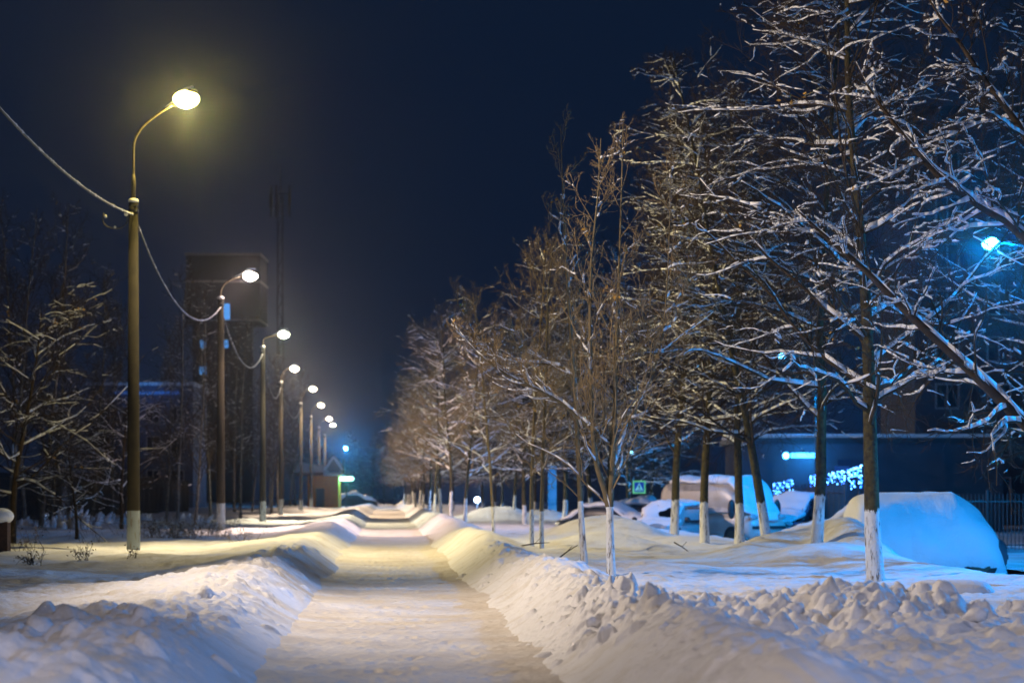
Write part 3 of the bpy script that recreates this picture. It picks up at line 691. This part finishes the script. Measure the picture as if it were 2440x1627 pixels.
# ------------------------------------------------------------------ buildings
def windows(parent, xs, zs, y, w_, h_, m, lit={}):
    proto = None
    for i, x in enumerate(xs):
        for j, z in enumerate(zs):
            mm = lit.get((i, j))
            if mm is None and proto is not None:
                f = proto.copy(); C.objects.link(f); f.parent = parent; f.location = (x, y, z)
                g = proto.children[0].copy(); C.objects.link(g); g.parent = f; continue
            p = MB()
            for q in (-1, 1): p.box((q*w_/2, 0, 0), (.1, .1, h_+.1)); p.box((0, 0, q*h_/2), (w_-.1, .1, .1))
            p.box((0, 0, 0), (.07, .08, h_-.1))
            f = p.build('window', FRAME, parent); f.location = (x, y, z)
            p = MB(); p.box((0, .03, 0), (w_-.1, .03, h_-.1)); p.build('pane', mm or m, f)
            if mm is None: proto = f
FRAME = mat('window_frame', (.35, .35, .36), .6, (.3, .3, .3), 8)
WALLT = mat('tower_wall', (.035, .033, .038), .9, (.025, .024, .03), .25)
LITB = mat('lit_window_blue', (.1, .1, .1), .5, emit=(.08, .35, .9), estr=1.1)
LITW = mat('lit_window_white', (.1, .1, .1), .5, emit=(.8, .85, 1), estr=5)
X0 = at(445, 0, 400)[0]
t = thing('tower_block', 'tall dim tower block fading into the haze behind the second street lamp', 'building', (X0, 400, -.5))
p = MB(); p.box((4.2, 6, 15.2), (6.6, 11, 30.4)); p.build('wall', WALLT, t)
p = MB(); p.box((6, 6, 36), (12.2, 12.5, 11)); rf = p.build('upper_storeys', WALLT, t)
p = MB(); p.box((6, 6, 41.7), (12.6, 13, .4)); p.box((6, 6, 37.2), (12.5, 12.9, .3)); p.box((6, 6, 30.8), (12.3, 12.7, .3)); p.build('cornice', FRAME, rf)
p = MB(); p.box((9.3, -.3, 15), (3.4, .5, 30.4)); p.build('stair_tower', WALLT, t)
windows(t, [2.6, 6.3], [7, 11.5, 15.8, 19, 22.5, 26.9, 29.6], .40, 1.1, 1.4, GLASS, {(0, 4): LITB, (0, 3): LITW, (0, 5): LITB, (1, 5): LITB})
p = MB(); p.box((0, 0, 0), (1.0, .1, 2.6)); o = p.build('window', LITB, t); o.location = (6.7, -.65, 32.2)
# lattice mast
MX = at(668, 0, 380)[0]; t = thing('radio_mast', 'faint lattice radio mast with antennas rising out of the haze right of the tower block', 'mast', (MX, 380, -.5))
p = MB(); q = .5
for sx_, sy_ in ((-1, -1), (1, -1), (1, 1), (-1, 1)): p.tube([(sx_*q, sy_*q, 0), (sx_*q*.7, sy_*q*.7, 49)], .09, 6)
for i in range(30):
    z0, z1 = i*1.63, (i+1)*1.63; a = q*(1-.3*z0/49); b2 = q*(1-.3*z1/49); sg = 1 if i % 2 else -1
    for yy in (-1, 1): p.tube([(-a*sg, a*yy, z0), (b2*sg, b2*yy, z1)], .045, 4)
    for xx in (-1, 1): p.tube([(a*xx, -a*sg, z0), (b2*xx, b2*sg, z1)], .045, 4)
p.build('lattice', DARK, t)
p = MB()
for x in (-1.4, 1.5, -.6):
    p.tube([(x, -.6, 45.5), (x, -.6, 50.5)], .16, 6)
p.tube([(-1.6, -.6, 47.2), (1.7, -.6, 47.2)], .08, 5); p.tube([(-1.6, -.6, 49.2), (1.7, -.6, 49.2)], .08, 5)
p.box((-1.4, -.7, 48), (.5, .3, 2.0)); p.box((1.5, -.7, 48.1), (.4, .3, 1.9)); p.build('antenna', DARK, t)
p = MB(); p.tube([(0, 0, 49), (0, 0, 54)], .07, 6); p.build('spire', DARK, t)
# low building far left with a blue lit band
t = thing('low_building', 'low building with a blue lit band behind the nearest lamp post', 'building', (at(335, 0, 230)[0], 230, 0))
p = MB(); p.box((0, 5, 5.9), (10, 10, 11.8)); p.build('wall', mat('blue_plaster', (.10, .13, .20), .9, (.08, .10, .16), 1), t)
p = MB(); p.box((0, 5, 11.95), (10.4, 10.4, .3)); p.build('roof', SNOW, t)
p = MB(); p.box((.6, -.05, 11.1), (6.2, .1, .28)); p.build('light_strip', mat('blue_strip', (.1, .1, .1), .5, emit=(.01, .16, .8), estr=.45), t)
windows(t, [-3.5, -1.2, 1.2, 3.5], [3, 6.2, 9.0], -.05, 1.2, 1.5, GLASS)
light('wall_light', 'POINT', (.6, -2.5, 11.2), 110, (.02, .3, 1), .3, t)
# right apartment block behind the crowns
t = thing('apartment_block', 'dark apartment block behind the snowy crowns by the blue lamp at the right edge', 'building', (31, 150, -.5))
p = MB(); p.box((13, 7, 13), (38, 14, 26)); p.build('wall', mat('panel_wall', (.06, .065, .075), .9, (.045, .05, .06), .4), t)
windows(t, [-4+3.2*i for i in range(8)], [2.2+2.9*j for j in range(8)], -.04, 1.4, 1.5, GLASS)
# low service building with blue lights behind the fence
t = thing('service_building', 'low pale building washed in blue light behind the garland fence', 'building', (15.5, 128, -.5))
p = MB(); p.box((3.5, 4, 2.3), (14, 8, 4.6)); p.build('wall', mat('pale_plaster', (.06, .065, .08), .9, (.045, .05, .06), 1), t)
p = MB(); p.box((3.5, 4, 4.75), (14.6, 8.6, .3)); rf = p.build('roof', DARK, t)
p = MB(); p.box((3.5, 4, 5.0), (14.4, 8.4, .2)); p.build('roof_snow', SNOW, rf)
p = MB(); p.box((0, -.1, 3.97), (1.5, .14, .26)); p.build('light_strip', mat('cyan_strip', (.8, .8, .8), .5, emit=(.05, .42, 1), estr=4), t)
light('wall_light', 'POINT', (0, -1.0, 3.8), 260, (.02, .32, 1), .2, t)
sx_, sy_, sz_ = at(2006, 1118, 105)
t = thing('wall_sign', 'small blue sign board with a dark top above the garland, left of the mossy trunk', 'sign', (sx_, 105, sz_))
p = MB(); p.box((0, 0, 0), (.65, .05, .28)); p.build('board', mat('sign_blue', (.10, .25, .6), .6, (.08, .2, .5), 4), t)
p = MB(); p.box((.1, 0, .3), (.55, .05, .26)); p.build('board', mat('sign_dark', (.02, .03, .09), .6, (.03, .04, .1), 4), t)
for i in range(6): 
    pass
p = MB()
for i in range(7): p.box((-.2+i*.05, -.035, -.06), (.03, .01, .05 if i % 3 else .08))
p.build('lettering', DARK, t)
p = MB(); p.tube([(0, .05, -2.3), (0, .05, .4)], .03, 6); p.build('sign_post', DARK, t)

# ------------------------------------------------------------------ fences
def fence(name, label, pts, h, step, m, post_every=2.5, cat='fence', z=None, thick=.03, group=None):
    t = thing(name, label, cat, (pts[0][0], pts[0][1], 0), 0, group)
    ox, oy = pts[0]
    for (a, b_) in zip(pts[:-1], pts[1:]):
        L = math.dist(a, b_); n = max(1, round(L/post_every))
        for k in range(n):
            P0 = (a[0]+(b_[0]-a[0])*k/n-ox, a[1]+(b_[1]-a[1])*k/n-oy); P1 = (a[0]+(b_[0]-a[0])*(k+1)/n-ox, a[1]+(b_[1]-a[1])*(k+1)/n-oy)
            z0 = (ground(P0[0]+ox, P0[1]+oy) if z is None else z)-.05
            p = MB(); p.tube([(P0[0], P0[1], z0), (P0[0], P0[1], z0+h+.12)], .05, 6); p.build('fence_post', m, t)
            p = MB(); l = math.dist(P0, P1); c = int(l/step); rz = math.atan2(P1[1]-P0[1], P1[0]-P0[0])
            for i in range(1, c):
                f = i/c; X_ = P0[0]+(P1[0]-P0[0])*f; Y_ = P0[1]+(P1[1]-P0[1])*f
                p.box((X_, Y_, z0+h/2), (thick*.8, thick, h), rz)
            for zz in (.25, h-.25):
                p.tube([(P0[0], P0[1], z0+zz), (P1[0], P1[1], z0+zz)], .022, 4)
            p.build('fence_panel', m, t)
    return t
xl = lambda px, D: ((px-1220)/F*D, D)
fence('picket_fence', 'long dark picket fence behind the trees on the left, lamplight showing through its gaps', [xl(-120, 92), xl(60, 108), xl(300, 140), xl(450, 180)], 2.3, .36, mat('dark_pickets', (.03, .03, .035), .8, (.05, .045, .04), 6), 3.2, thick=.06)
fence('railing_fence', 'dark iron railing fence behind the buried car at the right edge', [(11.2, 78), (17.5, 78.5)], 1.9, .13, DARK, 1.9, z=-.45)
ga = (10.9, 79); gb = (13.6, 122)
fence('railing_fence', 'iron railing fence running away into the blue light, hung with icicle lights', [ga, gb], 2.2, .14, DARK, 2.6, z=-.45, thick=.025)
GAR = mat('icicle_light', (.8, .8, .8), .5, emit=(.01, .14, 1.0), estr=7)
GARW = mat('icicle_light_white', (.8, .8, .8), .5, emit=(.12, .45, 1.0), estr=8)
secs = [(1800, 1168, 1822, 1165), (1842, 1160, 1890, 1150), (1930, 1143, 1962, 1136), (1972, 1136, 2016, 1130), (2020, 1130, 2055, 1118)]
for i, (xa, ya, xb, yb) in enumerate(secs):
    q = random.Random(i); D0 = 118-i*9
    ca = at(xa, ya, D0); cb = at(xb, yb, D0-6)
    lab = ['short bright icicle light string right beside the van', 'icicle light string between the two trunks right of the van', 'hanging icicle light string right of the leaning trunk', 'icicle light string in the middle between leaning and mossy trunks', 'dense icicle light string just left of the mossy trunk'][i]
    t = thing('light_garland', lab, 'garland', ca, 0, 'blue icicle lights along the fence')
    protos = []
    for k in range(90):
        f = q.random(); dz = -q.random()**1.4*.75*(.5+.5*abs(math.sin(f*9)))
        c = ((cb[0]-ca[0])*f, (cb[1]-ca[1])*f+q.uniform(-.05, .05), (cb[2]-ca[2])*f+dz+.15)
        if k < 2:
            p = MB(); p.ball((0, 0, 0), .04, 8, 5); o = p.build('bulb', GAR if k else GARW, t); protos.append(o)
        else: o = protos[k % 2].copy(); C.objects.link(o); o.parent = t
        o.location = c; o.scale = (q.uniform(.4, .8),)*3
    p = MB(); p.tube([(0, 0, .16), (cb[0]-ca[0], cb[1]-ca[1], cb[2]-ca[2]+.16)], .012, 5); p.build('wire', CABLE, t)
    light('garland_glow', 'POINT', ((cb[0]-ca[0])/2, (cb[1]-ca[1])/2-.4, (cb[2]-ca[2])/2-.1), 45, (.02, .2, 1), .2, t)

# ------------------------------------------------------------------ crossing sign
t = thing('crossing_sign', 'square pedestrian crossing sign with a bright green border behind the parked cars', 'sign', at(1523, 1160, 112))
p = MB(); p.box((0, 0, 0), (.60, .03, .60)); p.build('border', mat('sign_green', (.35, .9, .25), .4, (.3, .85, .3), 2, emit=(.2, .8, .3), estr=.35), t)
p = MB(); p.box((0, -.02, 0), (.45, .02, .45)); p.build('panel', mat('sign_panel_blue', (.02, .08, .5), .4, (.02, .07, .45), 3, emit=(.0, .08, .6), estr=.25), t)
m_ = mat('sign_white', (.8, .85, .9), .4, (.75, .8, .85), 3, emit=(.2, .8, .8), estr=.5)
p = MB(); p.add([(-.20, -.033, -.17), (.20, -.033, -.17), (0, -.033, .19)], [(0, 1, 2)]); p.build('triangle', m_, t)
k_ = mat('sign_figure', (.01, .015, .04), .6, (.02, .02, .05), 3)
p = MB()
p.ball((.0, -.045, .075), .028, 8, 5, (1, .3, 1)); p.box((0, -.045, .01), (.035, .01, .09))
p.tube([(0, -.045, -.03), (-.05, -.045, -.10)], .012, 5); p.tube([(0, -.045, -.03), (.05, -.045, -.10)], .012, 5); p.tube([(-.05, -.045, .0), (0, -.045, .04), (.05, -.045, -.01)], .01, 5)
for i in range(5): p.box((-.12+i*.06, -.045, -.135), (.03, .01, .04))
p.build('walking_figure', k_, t)
p = MB(); p.tube([(0, .03, -1.4), (0, .03, .3)], .03, 8); p.build('sign_post', STEEL, t)

# ------------------------------------------------------------------ vehicles
def loft(st, m, parent, name, smooth=True, close=True):
    """st: list of rings (same count)"""
    k = len(st[0]); V = [p for r_ in st for p in r_]
    Fs = [(i*k+j, i*k+(j+1) % k, (i+1)*k+(j+1) % k, (i+1)*k+j) for i in range(len(st)-1) for j in range(k)]
    if close: Fs += [tuple(range(k))[::-1], tuple((len(st)-1)*k+j for j in range(k))]
    o = mesh_obj(name, V, Fs, m, parent, smooth); return o
def ring(x, hw, z0, z1, top=.8, n=20, e=3.2):
    out = []
    for j in range(n):
        a = 2*math.pi*(j+.5)/n; c, s_ = math.cos(a), math.sin(a)
        yy = math.copysign(abs(c)**(2/e), c); zz = math.copysign(abs(s_)**(2/e), s_)
        tp = 1-(1-top)*max(0, zz)
        out.append((x, yy*hw*tp, (z0+z1)/2+zz*(z1-z0)/2))
    return out
def car(name, label, loc, rz, L=4.4, Wd=1.75, H=1.45, kind='sedan', paint=(.1, .1, .12), snow=.18, cat='car', buried=False, group='cars parked under snow'):
    t = thing(name, label, cat, loc, rz, group)
    P = mat('car_paint', paint, .35, tuple(v*.85 for v in paint), 3)
    hw = Wd/2
    if kind == 'van': bel = .95; hood = .98; prof = [(-.5, .95), (-.48, 1), (.22, 1), (.36, .80), (.40, .55), (.49, .50), (.5, .42)]
    elif kind == 'buried': prof = [(-.5, .62), (-.4, .98), (.18, 1), (.34, .78), (.44, .58), (.5, .52)]
    elif kind == 'suv': prof = [(-.5, .55), (-.46, .92), (-.38, 1), (.05, 1), (.22, .62), (.42, .56), (.5, .48)]
    else: prof = [(-.5, .62), (-.36, .66), (-.22, .97), (-.1, 1), (.05, .98), (.2, .66), (.42, .56), (.5, .48)]
    belt = .55 if kind != 'van' else .52
    # lower body
    st = []
    for x in np.linspace(-.5, .5, 15):
        zt = min(np.interp(x, [a for a, _ in prof], [b_ for _, b_ in prof]), belt+.05)*H
        e = 1-.14*abs(x*2)**5
        st.append(ring(x*L, hw*e, .22, zt, .94))
    loft(st, P, t, 'body')
    xs = [x for x, z in prof if z > belt]
    xa, xb = (-.49 if kind == 'van' else (-.46 if kind == 'suv' else -.34)), (.40 if kind == 'van' else .22)
    st = []
    for x in np.linspace(xa, xb, 14):
        zt = np.interp(x, [a for a, _ in prof], [b_ for _, b_ in prof])*H; zt = max(zt, belt*H+.02)
        st.append(ring(x*L, hw*.93, belt*H*.85, zt, .80, e=4))
    cab = loft(st, P, t, 'cabin')
    g = MB()
    GL = GLASS if kind != 'van' else FROST
    for sgn in (-1, 1):
        segs = [(xa+.06, -.02), (.0, xb-.10)]
        for (a, b_) in segs:
            za = np.interp(a, [q for q, _ in prof], [q for _, q in prof])*H; zb_ = np.interp(b_, [q for q, _ in prof], [q for _, q in prof])*H
            y0, y1 = hw*.945, hw*.80
            lo = belt*H+.02; y0 *= sgn; y1 *= sgn
            g.add([(a*L, y0, lo), (b_*L, y0, lo), (b_*L, y1, max(lo+.05, zb_-.12)), (a*L, y1, max(lo+.05, za-.12))], [(0, 1, 2, 3), (3, 2, 1, 0)])
    g.build('side_window', GL, cab)
    wd = MB(); a, b_ = (.24, .395) if kind == 'van' else (.07, .205)
    za = np.interp(a, [q for q, _ in prof], [q for _, q in prof])*H; zb_ = np.interp(b_, [q for q, _ in prof], [q for _, q in prof])*H
    wd.add([(a*L+.03, -hw*.66, za), (a*L+.03, hw*.66, za), (b_*L+.05, hw*.78, zb_+.02), (b_*L+.05, -hw*.78, zb_+.02)], [(0, 1, 2, 3), (3, 2, 1, 0)])
    wd.build('windscreen', GL, cab)
    rw = .32 if kind == 'sedan' else .36
    for sx2 in (-.31, .32):
        for sy2 in (-1, 1):
            p = MB(); p.tube([(sx2*L, sy2*(hw-.20), rw), (sx2*L, sy2*(hw+.01), rw)], rw, 18); wh = p.build('wheel', RUBBER, t)
            p = MB(); p.tube([(sx2*L, sy2*(hw+.0), rw), (sx2*L, sy2*(hw+.025), rw)], rw*.6, 14); p.build('rim', STEEL, wh)
    for sy2 in (() if buried else (-1, 1)):
        p = MB(); p.ball((.485*L, sy2*hw*.7, .46*H), .13, 10, 6, (.5, 1.4, .7)); p.build('headlight', CHROME, t, True)
        p = MB(); p.ball((xb*L-.25, sy2*(hw+.10), belt*H+.12), .20 if kind == 'van' else .13, 10, 6, (.5, .8, .8 if kind != 'van' else 1.7)); p.build('mirror', DARK, t, True)
    p = MB(); p.box((.495*L, 0, .30*H), (.10, Wd*.8, .10)); p.build('bumper', DARK, t)
    # snow
    st = []; q = random.Random(int(L*100+loc[1]))
    N = 60
    for i, x in enumerate(np.linspace(-.5, .5, N)):
        zt = np.interp(x, [a for a, _ in prof], [b_ for _, b_ in prof])*H
        zs = sum(np.interp(min(.5, max(-.5, x+dx)), [a for a, _ in prof], [b_ for _, b_ in prof]) for dx in (-.06, -.03, 0, .03, .06))/5*H
        th = snow*(1 if buried else 1+.3*math.sin(i*.35+L)+.15*math.sin(i*.9))
        top_ = max(zt, zs)+th; e = math.sqrt(max(0.02, 1-abs(x*2)**8))
        if buried: lowz = -.1; hw2 = hw+.16; tp = .72
        else: lowz = max(zt-.10, .25) if zt < belt*H+.12 else zt-.14; hw2 = hw*(.99 if zt < belt*H+.12 else .84); tp = .86
        xx = x*(1.06 if buried else 1.0)
        top_ = lowz+(top_-lowz)*(e if buried else max(e, .35))
        st.append(ring(xx*L, hw2*max(e, .5), lowz, top_, tp, 48, 2.6))
    A = np.array(st); nn = fbm(A[..., 0]*1.6+loc[1], A[..., 1]*1.8+A[..., 2]*1.5, 5, 5, .55)
    A[..., 1] += np.sign(A[..., 1])*nn*(.09 if buried else .14); A[..., 2] += nn*(.03 if buried else .08); st = A.tolist()
    o = loft(st, SNOW, t, 'snow_cover')
    return t
LZ = -.42
def cx(px, D): return (px-1220)/F*D
# big buried car
car('parked_car', 'car completely buried in deep snow lit blue, right behind the mossy trunk', (cx(2190, 51), 51, LZ), R(4), 3.35, 1.85, 1.62, 'buried', snow=.24, buried=True)
car('parked_van', 'tall van plastered with snow, black side mirror showing, between the whitewashed trunks', (cx(1722, 84), 84, LZ), R(-52), 4.6, 1.95, 2.28, 'van', paint=(.5, .48, .44), snow=.16, cat='van')
car('parked_car', 'dark off road car with a snow covered bonnet right of the van', (cx(1890, 88), 88, LZ), R(-118), 4.3, 1.8, 1.65, 'suv', paint=(.01, .012, .02), snow=.2)
car('parked_car', 'dark saloon with snow on roof and windscreen left of the crossing sign', (cx(1462, 92), 92, LZ), R(-30), 4.3, 1.7, 1.42, 'sedan', paint=(.02, .03, .05), snow=.14)
car('parked_car', 'car under a thick cyan lit snow cover below the crossing sign', (cx(1545, 100), 100, LZ), R(-20), 4.4, 1.8, 1.45, 'sedan', paint=(.05, .06, .08), snow=.25)
car('parked_car', 'silver car with dark side windows just left of the van', (cx(1590, 82), 82, LZ), R(-112), 4.2, 1.7, 1.5, 'suv', paint=(.35, .35, .36), snow=.08)
car('parked_car', 'low snow covered car with a brownish side window between the leaning and the mossy trunk', (cx(2040, 66), 66, LZ), R(178), 4.3, 1.75, 1.40, 'sedan', paint=(.25, .2, .17), snow=.16)
car('parked_car', 'distant dark car under snow past the kiosk', (cx(848, 258), 258, .0), R(10), 4.4, 1.75, 1.45, 'sedan', paint=(.01, .01, .015), snow=.35)
# blue lit snow banks at the far end
# snow covered post / slab
t = thing('snowy_block', 'dark brown block with a thick rounded snow cap at the left edge', 'block', (cx(2, 50), 50, ground(cx(2, 50), 50)))
p = MB(); p.box((0, 0, .25), (.34, .34, .75)); p.build('block_body', mat('rusty_brown', (.10, .05, .03), .9, (.06, .03, .02), 12), t)
p = MB(); p.ball((0, 0, .74), .27, 20, 12, (1, 1, .65)); p.build('snow_cap', SNOW, t, True)
t = thing('snow_slab', 'smooth rounded slab of snow lying behind the ploughed pile at the right', 'snow slab', (cx(2265, 27.5), 27.5, ground(cx(2265, 27.5), 27.5)+.02))
loft([ring(x*1.0, .22*max(.25, math.sqrt(1-min(.99, abs(x*2)**4))), -.1, .17*max(.2, math.sqrt(1-min(.99, abs(x*2)**4))), .8, 20, 2.5) for x in np.linspace(-.5, .5, 18)], SNOW, t, 'slab_body')
# small slit post with a blue panel
t = thing('blue_panel', 'tall blue lit panel standing between the dark trunks', 'panel', (cx(1316, 120), 120, -.4))
p = MB(); p.box((0, 0, 1.6), (.42, .12, 3.2)); p.build('panel_board', mat('blue_panel', (.08, .3, .6), .6, (.05, .25, .5), 4, emit=(.0, .22, .7), estr=.35), t)
p = MB(); p.box((0, 0, 3.25), (.5, .2, .1)); p.build('snow_cap', SNOW, t)

# ------------------------------------------------------------------ dry bushes, stems, fallen twigs
def bush(px, D, n, h, spread, label, group=None, name='dry_bush', snow=True, m=None):
    global rng
    rng = np.random.default_rng(int(px*7+D)); x = cx(px, D)
    t = thing(name, label, 'bush' if name == 'dry_bush' else 'weed', (x, D, ground(x, D)-.03), 0, group)
    P = np.stack([rng.normal(0, spread*.4, n), rng.normal(0, .25, n), np.zeros(n)], 1)
    d = np.stack([rng.normal(0, .5, n), rng.normal(0, .4, n), np.ones(n)], 1)
    P1, R1 = grow(P, d, h*(.6+.6*rng.random(n)), np.full(n, .006), np.full(n, .003), 5, -.03, .15)
    P2, R2 = spawn(P1, R1, 5, .3, 1, (20, 60), .45, 4, .7, 0, .2, .3, .004)
    V, Fq = join([tubes(P1, R1, 3), tubes(P2, R2, 3)]); mesh_obj('stems', V, Fq, m or TWIG, t)
    V, Fq = leaves(P2, n*2, .025, 2); mesh_obj('dry_leaves', V, Fq, m or TWIG, t)
    if snow: V, Fq = snowcaps(P2, R2, .02, 1, .4); mesh_obj('snow_layer', V, Fq, SNOW, t)
    return t
bush(370, 68, 60, .55, 1.0, 'low tangled dry bush right of the nearest lamp post')
bush(440, 69, 70, .6, 1.3, 'low tangled dry bush in the middle between the first two lamp posts')
bush(505, 71, 50, .5, .9, 'low dry bush at the foot of the second lamp post')
bush(205, 43, 10, .28, .12, 'small tuft of dark dry stems in the snow left of the nearest post', name='dry_weed', snow=False)
bush(92, 41, 12, .35, .2, 'dark dry stems in the snow near the left edge', name='dry_weed', snow=False)
bush(315, 44, 5, .2, .15, 'few short dry stems in front of the nearest post', name='dry_weed', snow=False)
bush(60, 50, 8, .5, .3, 'thin dry stems before the snow capped block', name='dry_weed', snow=False)
bush(583, 62, 8, .35, .25, 'thin dry weed standing in snow below the third lamp post', name='dry_weed', snow=False)
# spiky snow covered shrubs before the picket fence
for i, (px, D, hh) in enumerate([(60, 92, .5), (105, 90, .7), (120, 91, .6), (172, 86, 1.0), (150, 88, .6), (210, 92, .55), (235, 95, .6), (262, 96, .5), (285, 97, .6), (345, 110, .5), (440, 105, .6), (470, 104, .5)]):
    q = random.Random(i); x = cx(px, D); t = thing('snowy_shrub', 'low spiky shrub buried in snow before the picket fence', 'shrub', (x, D, ground(x, D)-.1), 0, 'snow buried shrubs before the picket fence')
    p = MB()
    for k in range(9):
        a = q.uniform(0, 6.28); r_ = q.uniform(.1, .45); h_ = hh*q.uniform(.45, 1)
        p.tube([(math.cos(a)*r_, math.sin(a)*r_, 0), (math.cos(a)*r_*1.15, math.sin(a)*r_, h_*.6), (math.cos(a)*r_*1.5+.05, math.sin(a)*r_, h_)], [.22, .12, .015], 7)
    p.build('snow_layer', SNOW, t, True)
    p = MB()
    for k in range(7):
        a = q.uniform(0, 6.28); p.tube([(math.cos(a)*.2, math.sin(a)*.2-.1, 0), (math.cos(a)*.4, math.sin(a)*.3-.2, hh*q.uniform(.6, 1.1))], .008, 4)
    p.build('stems', TWIG, t)
for (px, py, D, L_, a, lab) in [(1350, 1322, 44, .5, .6, 'broken twig sticking out of the snow left of the slender young tree'), (1275, 1312, 49, .6, .1, 'dark fallen branch at the foot of the pair of thin trees'), (1625, 1305, 50, .4, -.6, 'small fallen twig in the open snow between the tree rows')]:
    x = cx(px, D); t = thing('fallen_twig', lab, 'twig', (x, D, ground(x, D)+.03))
    p = MB(); p.tube([(-L_/2*math.cos(a), 0, -.5*L_*math.sin(a)+.05), (0, .02, .07), (L_/2*math.cos(a), 0, .5*L_*math.sin(a)+.06)], [.014, .012, .006], 6); p.tube([(0, 0, .07), (.1, .05, .17)], .007, 5)
    p.build('twig_wood', BARK, t)

# ------------------------------------------------------------------ haze
p = MB(); p.box((0, 325, 31), (760, 800, 66.0)); hz = p.build('haze', bpy.data.materials.new('haze'))
hm = hz.data.materials[0]; hm.use_nodes = True; hm.node_tree.nodes.clear()
out = hm.node_tree.nodes.new('ShaderNodeOutputMaterial'); pv = hm.node_tree.nodes.new('ShaderNodeVolumePrincipled')
pv.inputs['Color'].default_value = (.78, .84, 1, 1); pv.inputs['Density'].default_value = .0005; pv.inputs['Anisotropy'].default_value = .96
hm.node_tree.links.new(pv.outputs[0], out.inputs['Volume'])
tag(hz, kind='stuff'); hz['label'] = 'thin frosty night haze lit by the street lamps'; hz['category'] = 'haze'
